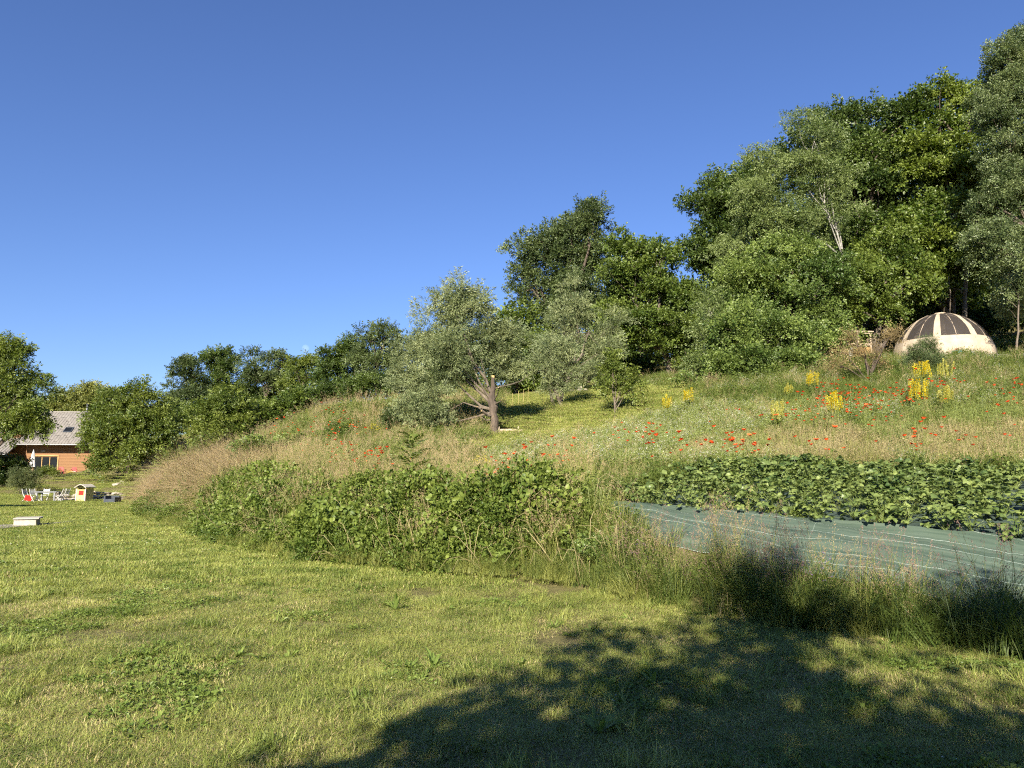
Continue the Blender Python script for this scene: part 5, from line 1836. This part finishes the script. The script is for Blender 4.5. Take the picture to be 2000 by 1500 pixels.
# separate tall dark clumps in front of the sheet
P = []
for a_, b_, rr, m_ in [(1575, 1222, .34, 20), (1540, 1212, .3, 8), (1500, 1205, .3, 8), (1690, 1232, .3, 8), (1840, 1255, .5, 26), (1780, 1245, .3, 8), (1960, 1275, .4, 18), (1430, 1190, .3, 9), (1330, 1170, .4, 12), (1250, 1150, .45, 18)]:
    c = hit(a_, b_); q_ = disc_pts(m_, rr); q_[:, 0] += c.x; q_[:, 1] += c.y; P.append(q_)
P = np.concatenate(P); n = len(P)
grass('tall_dark_clumps', 'fringe_green', P[:, 0], P[:, 1], H(P[:, 0], P[:, 1]), U(.8, 1.35, n), U(0, .5, n), .2)
i = RNG.integers(0, n, 60)
grass('tall_clump_stems', 'seed_purple', P[i, 0], P[i, 1], H(P[i, 0], P[i, 1]), U(.8, 1.15, 60), U(0, .6, 60), .25)
# grasses rising through the bramble and behind it
for nm, st, n, d0, d1, s0, s1 in [('bramble_grass_stems', 'seed_stem', 420, .3, 4.2, .8, 1.25), ('bramble_tight_stems', 'seed_tight', 420, .0, 4.2, .8, 1.25), ('bramble_grass', 'fringe_light', 2000, .4, 4.8, .8, 1.4), ('bramble_green_grass', 'green_tuft', 900, .5, 4.8, .8, 1.35), ('bramble_herbs', 'herb', 420, .2, 4.6, .7, 1.2), ('bramble_pale_herbs', 'herb_fine', 520, .8, 5.0, .8, 1.35), ('bramble_foot_grass', 'fringe_light', 800, -.3, .5, .3, .75), ('bramble_foot_green', 'fringe_green', 300, -.2, .5, .3, .7)]:
    x, y, z = along(n, -14, 1.6, d0, d1)
    k = not_on_sheet(x, y)
    x, y, z = x[k], y[k], z[k] + .1
    grass(nm, st, x, y, z, U(s0, s1, len(x)), U(.3, 1, len(x)), .16)

# weeds among the strawberries and at the ends of their rows
n = 420
i = RNG.integers(0, 60, n); t = U(-.1, BED + .2, n)
xy = FARW[i, :2] + nrm[i] * t[:, None] + RNG.normal(0, .12, (n, 2))
keepw = (U(0, 1, n) < .35) | (i < 9) | (t > BED - .5) | ((t < .15) & (U(0, 1, n) < .7))
xy = xy[keepw]; n = len(xy)
m = n // 2
grass('bed_grass', 'fringe_light', xy[:m, 0], xy[:m, 1], H(xy[:m, 0], xy[:m, 1]), U(.4, .8, m), U(.3, .9, m), .2)
grass('bed_herbs', 'herb', xy[m:, 0], xy[m:, 1], H(xy[m:, 0], xy[m:, 1]), U(.4, .8, n - m), U(.3, .9, n - m), .2)
# a second leafy species and dead canes in the bramble
x, y, z = along(170, -9, 1.4, .2, 2.4)
grass('bank_shrub_leaves', 'hazel', x, y, z + U(.1, .45, len(x)), U(.14, .3, len(x)), U(.2, 1, len(x)), .4)
x, y, z = along(260, -9.5, 1.5, .0, 2.4)
grass('dead_canes', 'dead_cane', x, y, z, U(.7, 1.15, len(x)), U(.1, .9, len(x)), .25)

# meadow on the slope
MOWN = [(890, 890), (960, 850), (985, 800), (1000, 765), (1180, 758), (1340, 765), (1375, 785), (1300, 818), (1230, 842), (1150, 862), (1060, 876), (960, 895)]
x, y, z = candidates(30000, 11, 62, 1.0, R(40))
e = edge_d(x, y)
px_, py_ = proj(x, y, z)
mown = in_poly(px_, py_, MOWN)
ok = (e > .9) & (z > -1) & not_on_sheet(x, y) & ~((x < -16) & (y > 46)) & ~((np.hypot(x - dc.x, y - dc.y) < DRX + 2.6) & (y < dc.y + 3)) & ~((x > 22.4) & (y > 34.3) & (y < 38.2) & (x < 32))
ok &= ~((e < 2.6) & (x < .8) & (x > -9))
ok &= (y < 46) | (U(0, 1, len(x)) < .25)
left = px_ < 955
noise_a = vnoise(x, y, 2.2, 18)
noise_b = vnoise(x, y, .9, 19)
dryb = in_poly(px_, py_, [(230, 1015), (230, 965), (330, 930), (440, 905), (500, 905), (560, 950), (470, 1000), (380, 1040)])
rim = ok & ~mown & ~dryb
tanb = rim & ~left & (py_ > 858 + 40 * (noise_a - .5)) & (py_ < 930) & (px_ > 1430 + 400 * (noise_b - .5)) & (noise_b + .4 * noise_a > .38)
whb = rim & ~left & ~tanb & (py_ <= 930) & (py_ > 800 + 20 * (noise_a - .5))
upb = rim & ~left & ~tanb & ~whb
lf = rim & left


def put(nm, st, mask, p, s0, s1, t0, t1, tilt=.15):
    k = mask & (U(0, 1, len(x)) < p)
    rr = np.hypot(x[k], y[k])
    grass(nm, st, x[k], y[k], z[k], U(s0, s1, k.sum()) * (rr / 20) ** .2, t0 + (t1 - t0) * (.6 * noise_b[k] + .4 * U(0, 1, k.sum())), tilt)


put('tan_weeds', 'tan_fluff', tanb, .6, .8, 1.3, .2, .9)
put('tan_band_grass', 'meadow_tuft', tanb, .35, .7, 1.1, .4, 1.)
put('white_flowered_herbs', 'herb_white', whb & (noise_a > .45), .5, .8, 1.3, .2, .9)
put('pale_herbs', 'herb_fine', whb, .45, .8, 1.3, .2, .9)
put('slope_grass', 'meadow_tuft', whb | upb, .40, .7, 1.15, .1, .9)
put('slope_green_grass', 'green_tuft', upb, .6, .7, 1.2, .2, .9)
put('slope_herbs', 'herb', upb & (noise_a > .4), .32, .8, 1.3, .1, .8)
put('slope_white_flowers', 'herb_white', upb & (noise_a < .38), .25, .7, 1.1, .2, .8)
put('slope_straw', 'straw_tuft', (whb | upb) & (noise_b > .55), .22, .6, 1.05, .2, .9)
put('slope_seed_stems', 'seed_dry', upb | whb, .05, .7, 1.0, .2, .8)
put('bank_straw', 'straw_tuft', lf & (noise_a > .35), .30, .7, 1.2, .1, .9)
put('bank_grass', 'meadow_tuft', lf, .45, .7, 1.2, .2, .9)
put('bank_green', 'green_tuft', lf & (noise_b > .4), .5, .7, 1.2, .3, .9)
put('bank_seed_stems', 'seed_dry', lf, .13, .7, 1.25, .2, .8)
put('bank_herbs', 'herb', lf & (noise_a < .6), .42, .7, 1.5, .2, .9)
put('bank_pale_herbs', 'herb_fine', lf & (noise_a < .6), .35, .8, 1.2, .2, .9)
# dry reddish grass lying down the left bank
k = ok & dryb & (U(0, 1, len(x)) < 1.0)
xx, yy, zz = x[k], y[k], z[k]
xx = np.concatenate([xx + RNG.normal(0, .3, len(xx)) for _ in range(3)]); yy = np.concatenate([yy + RNG.normal(0, .3, len(yy)) for _ in range(3)])
zz = H(xx, yy); n = len(xx)
rt = np.stack([RNG.normal(.35, .2, n), RNG.normal(-.30, .2, n), U(0, 6.28, n)], 1)
grass('lying_dry_grass', 'lying_tuft', xx, yy, zz, U(.7, 1.1, n), U(.1, .9, n), rot=rt)
k = U(0, 1, n) < .35
grass('lying_dry_seed_heads', 'seed_dry', xx[k], yy[k], zz[k], U(.7, 1.05, k.sum()), U(.1, .9, k.sum()), rot=rt[k])
k = U(0, 1, n) < .25
grass('green_in_dry_grass', 'meadow_tuft', xx[k], yy[k], zz[k], U(.7, 1.0, k.sum()), U(.3, .9, k.sum()), .2)
# short grass in front of the dome tent
x2, y2, z2 = candidates(2600, 30, 46, 1.0, R(40))
r2 = np.hypot(x2 - dc.x, y2 - dc.y)
k = (r2 > DRX + .5) & (r2 < DRX + 3.4) & ~((x2 > 22.4) & (y2 > 34.3) & (y2 < 38.2))
grass('tent_grass', 'turf_far', x2[k], y2[k], z2[k], U(.6, .9, k.sum()), U(.4, .8, k.sum()), .05)
# mown slope
x2, y2, z2 = candidates(2600, 18, 50, 1.0, R(20))
p2x, p2y = proj(x2, y2, z2)
k = in_poly(p2x, p2y, [(a + (20 if a > 1100 else -15), b + (8 if b > 820 else -8)) for a, b in MOWN])
x2, y2, z2 = x2[k], y2[k], z2[k]
s_ = U(.8, 1.3, len(x2))
grass('mown_slope_grass', 'turf_far', x2, y2, z2, np.stack([s_, s_, s_ * U(.8, 1.4, len(x2))], 1), .40 + .35 * vnoise(x2, y2, 1.5, 20) + RNG.normal(0, .1, len(x2)), .1)
k = vnoise(x2, y2, 1.2, 23) > .5
grass('mown_slope_straw', 'turf_dry', x2[k], y2[k], z2[k], U(1.5, 2.2, k.sum()), U(.6, 1., k.sum()), .1)

# ------------------------------------------------------------------ flowers one can count
def poppy_mesh():
    mb = MB()
    h = random.uniform(.76, 1.0)
    lx, ly = random.uniform(-.06, .06), random.uniform(-.06, .06)
    mb.tube([(0, 0, -.05), (lx * .4, ly * .4, h * .6), (lx, ly, h)], [.003, .0025, .002], 4, 1, cap=False)
    tip = np.array([lx, ly, h])
    m = 6
    a = np.arange(m) * 2 * np.pi / m + random.random()
    d = np.stack([np.cos(a), np.sin(a), np.full(m, .95)], 1)
    v, f = leaf_arrays(np.repeat(tip[None], m, 0), d, np.repeat(np.array([[0, 0, 1.0]]), m, 0), U(.046, .072, m), U(.05, .075, m), .12, 'full')
    mb.add(v, f, 0)
    mb.tube([tip, tip + np.array([0, 0, .018])], [.008, .006], 6, 2)
    nl = 7
    b_ = np.stack([np.full(nl, 0), np.full(nl, 0), U(.05, h * .6, nl)], 1)
    aa = U(0, 6.28, nl)
    v, f = leaf_arrays(b_, np.stack([np.cos(aa), np.sin(aa), U(.2, .8, nl)], 1), np.repeat(np.array([[0, 0, 1.0]]), nl, 0), U(.08, .16, nl), U(.015, .03, nl))
    mb.add(v, f, 1)
    return mb.mesh('poppy', ['poppy_petal', 'herb', 'poppy_heart'])


POP = [poppy_mesh() for _ in range(8)]
source('poppy_flower', POP[:4])
PZ = [('red poppy in the meadow below the wooden hut and dome tent', 'poppies below the hut and tent',
       [(1645, 755, 22, 22, 8), (1720, 768, 16, 25, 9), (1760, 764, 13, 25, 9), (1598, 770, 9, 22, 8), (1600, 795, 8, 40, 9), (1690, 795, 12, 30, 10), (1832, 742, 11, 18, 7), (1980, 748, 12, 20, 12), (1960, 785, 3, 30, 8), (1855, 760, 4, 40, 18), (1470, 800, 5, 40, 12), (1560, 800, 6, 30, 12)]),
      ('red poppy in the pale weeds above the strawberry bed', 'poppies above the strawberries',
       [(1457, 866, 11, 10, 10), (1240, 832, 13, 28, 6), (1420, 850, 5, 40, 7), (1300, 860, 6, 40, 6), (1890, 838, 7, 60, 10), (1792, 848, 5, 14, 5), (1612, 880, 3, 20, 5), (1350, 845, 5, 60, 8), (1700, 840, 4, 60, 14)]),
      ('red poppy on the slope below the pollard willow', 'poppies below the willow', [(972, 906, 10, 10, 7), (1030, 880, 9, 26, 6), (1090, 874, 8, 10, 6), (1060, 902, 5, 20, 6)]),
      ('red poppy on the dry flowered bank left of the willow', 'poppies on the dry bank', [(720, 880, 12, 28, 8), (660, 868, 6, 20, 8), (625, 850, 9, 40, 14), (660, 812, 11, 20, 12), (545, 812, 10, 16, 12), (600, 830, 4, 30, 10), (700, 842, 5, 20, 10), (540, 838, 4, 20, 8), (740, 890, 6, 20, 5)])]
for lab, grp, cl in PZ:
    for a, b, n, sx_, sy_ in cl:
        for _ in range(n):
            p = hit(random.gauss(a, sx_), random.gauss(b, sy_), .92, 14)
            if p.y > 60:
                continue
            o = link('poppy', random.choice(POP), None, (p.x, p.y, p.z), random.uniform(0, 6.28)); tag(o, lab, 'poppy', grp)
            s_ = random.uniform(.8, 1.25); o.scale = (s_,) * 3
            o.rotation_euler[0] = random.uniform(-.25, .45)


XP = []
for lab, grp, cl in PZ:
    for a, b, n, sx_, sy_ in cl:
        for _ in range(n):
            p = hit(random.gauss(a, sx_ * 1.2), random.gauss(b, sy_ * 1.1), .88, 14)
            if p.y < 60:
                XP.append(tuple(p))
XP = np.array(XP)
grass('smaller_poppies', 'poppy_flower', XP[:, 0], XP[:, 1], XP[:, 2], U(.7, .95, len(XP)), U(.1, .9, len(XP)), .15)


def spike_mesh(pale):
    mb = MB()
    m = 130
    t = U(0, 1, m)
    rr = .034 * (1 - .75 * t)
    a = U(0, 6.28, m)
    base = np.stack([rr * np.cos(a) * .5, rr * np.sin(a) * .5, t], 1)
    d = np.stack([np.cos(a), np.sin(a), U(.2, .9, m)], 1)
    v, f = leaf_arrays(base, d, np.array([0, 0, 1.0]) + RNG.normal(0, .5, (m, 3)), U(.022, .036, m), U(.022, .034, m))
    mb.add(v, f, 0)
    mb.tube([(0, 0, 0), (0, 0, 1)], [.008, .004], 5, 1)
    return mb.mesh('flower_spike', ['pale_yellow_petal' if pale else 'yellow_petal', 'herb_pale'])


SPK = [[spike_mesh(False) for _ in range(3)], [spike_mesh(True) for _ in range(3)]]
lm = MB()
v, f = leaf_arrays(np.zeros((1, 3)), np.array([[1, 0, .5]]), np.array([[0, 0, 1.]]), np.array([1.]), np.array([.32]), .15, 'full'); lm.add(v, f)
MLEAF = lm.mesh('mullein_leaf', 'herb')


def mullein(px, top, bot, ns, pale, label, ymin=14):
    b = hit(px, bot, 0, ymin)
    h = (bot - top) * b.y / F * (1.3 if bot - top < 55 else 1.1)
    r = empty('mullein', b, label, 'mullein', 'yellow mulleins', random.uniform(0, 6))
    q = MB(); q.tube([(0, 0, -.08), (0, 0, h * .55)], [.016, .010], 6); part(q, 'stem', 'herb_pale', r)
    ns = int(ns * 1.4) if ns > 2 else ns
    for k in range(ns):
        a = k * 2.4; fr = 0 if k == 0 else random.uniform(.35, 1)
        ro = h * .21 * fr if ns > 1 else 0
        z0 = h * random.uniform(.36, .5) if ns > 1 else h * .4
        ln = (h - z0) * (1 - .25 * fr) * random.uniform(.62, 1)
        o = link('flower_spike', random.choice(SPK[1 if pale else 0]), r, (ro * math.cos(a), ro * math.sin(a), z0))
        w = random.uniform(1.1, 1.45) if ns > 1 else 1.5
        o.scale = (w, w, ln); o.rotation_euler = (-.16 * fr * math.sin(a) + random.gauss(0, .04), .16 * fr * math.cos(a) + random.gauss(0, .04), a)
        if k:
            q = MB(); q.tube([(0, 0, z0 * .7), (ro * .7 * math.cos(a), ro * .7 * math.sin(a), z0 * .85), (ro * math.cos(a), ro * math.sin(a), z0)], .006, 4); part(q, 'branch', 'herb_pale', r)
    for k in range(10):
        o = link('leaf', MLEAF, r, (0, 0, h * (.03 + .05 * k))); s_ = h * .28 * (1 - .06 * k); o.scale = (s_,) * 3; o.rotation_euler = (0, 0, k * 2.4)


for px, top, bot, ns, pale, lab in [
        (1795, 738, 812, 13, False, 'largest many-spiked yellow mullein in the poppy meadow'),
        (1806, 700, 765, 11, False, 'many-spiked yellow mullein against the juniper bush'),
        (1845, 712, 765, 9, True, 'pale yellow mullein right of the juniper bush'),
        (1851, 760, 812, 11, True, 'bushy pale yellow mullein right of the largest one'),
        (1633, 766, 838, 11, False, 'yellow mullein among poppies below the brown-leaved shrub'),
        (1586, 732, 775, 8, False, 'bright yellow mullein in front of the hazel bush'),
        (1541, 754, 785, 7, True, 'small pale mullein at the left end of the poppies'),
        (1521, 782, 850, 9, True, 'tall faded mullein with green spikes in the slope meadow'),
        (1346, 763, 810, 6, False, 'yellow mullein below the flowering elder'),
        (1303, 780, 822, 5, False, 'yellow mullein at the mown slope edge'),
        (1206, 864, 892, 4, False, 'small yellow mullein in the pale weeds at the strawberry bed corner'),
        (625, 783, 808, 1, False, 'single-spiked yellow mullein on the bank crest'),
        (690, 772, 796, 1, False, 'lone yellow spike highest on the bank crest'),
        (585, 794, 816, 2, False, 'left of two short yellow mulleins on the bank crest'),
        (597, 793, 815, 2, False, 'right of two short yellow mulleins on the bank crest'),
        (508, 822, 842, 1, False, 'small yellow mullein at the left end of the bank')]:
    mullein(px, top, bot, ns, pale, lab)

for px, py, r_, lab in [(940, 908, 1.0, 'larger bright yellow flower clump below the willow'), (895, 915, .8, 'smaller yellow flower clump left of the larger one'), (685, 832, .9, 'yellow-green flowering clump on the dry bank'),
                        (730, 838, .9, 'yellow flowering clump beside the dark shrub on the dry bank'), (410, 958, .6, 'tiny yellow flowers in the dry grass of the left bank')]:
    p = hit(px, py, .3, 13)
    o = link('yellow_flower_clump', herb_mesh(120, .5, .32, .07, .022, ['herb', 'yellow_petal'], 90 if r_ > .7 else 14, .03), None, p); tag(o, lab, 'flower clump'); o.scale = (r_,) * 3


# walnut seedling standing out of the bramble
def pinnate(L_, m=11):
    mb = MB()
    pts = [(L_ * t, 0, L_ * (.35 * t - .35 * t * t)) for t in (0, .35, .7, 1)]
    mb.tube(pts, [.004, .003, .002, .0015], 4, 0, cap=False)
    base, d = [], []
    for k in range(m):
        t = .25 + .75 * (k // 2) / (m // 2)
        base.append((L_ * t, 0, L_ * (.35 * t - .35 * t * t)))
        s_ = 0 if k == m - 1 else (1 if k % 2 else -1)
        d.append((.55, s_ * .85, .05) if s_ else (1, 0, -.2))
    d = np.array(d) + RNG.normal(0, .08, (m, 3))
    v, f = leaf_arrays(np.array(base), d, np.repeat(np.array([[0, 0, 1.0]]), m, 0), np.full(m, L_ * .36), np.full(m, L_ * .13), .12, 'full')
    mb.add(v, f)
    return mb.mesh('pinnate_leaf', 'walnut')


PIN = [pinnate(.36) for _ in range(4)]
b0 = on(803, 16.0)
tz = at(803, 842, 16.0).z - b0.z
sd = empty('ash_seedling', b0, 'upright green ash seedling with feathery leaves rising from the bramble', 'seedling')
q = MB(); q.tube([(0, 0, -.1), (.02, 0, tz * .5), (.0, 0, tz * .88)], [.016, .011, .005], 6); part(q, 'stem', 'herb', sd)
for k in range(22):
    t = .38 + .52 * k / 21
    o = link('leaf', random.choice(PIN), sd, (0.01, 0, tz * t)); s_ = 1.15 - .5 * max(0, t - .6)
    o.scale = (s_,) * 3; o.rotation_euler = (0, -random.uniform(.25, .6) - .6 * max(0, t - .7), k * 2.4)

# single weeds one can pick out on the lawn
for px, py, n, L_, wd, lab in [(772, 1196, 11, .26, .045, 'long-leaved dock weed on the sunlit lawn'), (878, 1198, 8, .10, .05, 'small grey-green weed right of the dock on the lawn'),
                               (1172, 1445, 9, .20, .05, 'bright lanceolate weed in the tree shade on the lawn'), (1275, 1345, 8, .18, .045, 'lanceolate weed at the edge of a sun fleck on the lawn'),
                               (845, 1312, 7, .18, .04, 'tall-leaved weed on the bare patch of the lawn')]:
    p = hit(px, py)
    r = empty('lawn_weed', p, lab, 'weed', 'broad weeds in the lawn')
    lm = MB()
    v, f = leaf_arrays(np.zeros((1, 3)), np.array([[1, 0, .9]]), np.array([[0, 0, 1.]]), np.array([L_]), np.array([wd]), .15, 'full'); lm.add(v, f)
    me = lm.mesh('weed_leaf', 'clover')
    for k in range(n):
        o = link('leaf', me, r, (0, 0, .005)); s_ = random.uniform(.6, 1.1); o.scale = (s_,) * 3; o.rotation_euler = (random.uniform(-.3, .3), random.uniform(-.5, .3), k * 2.4)
print('objects', len(bpy.data.objects))
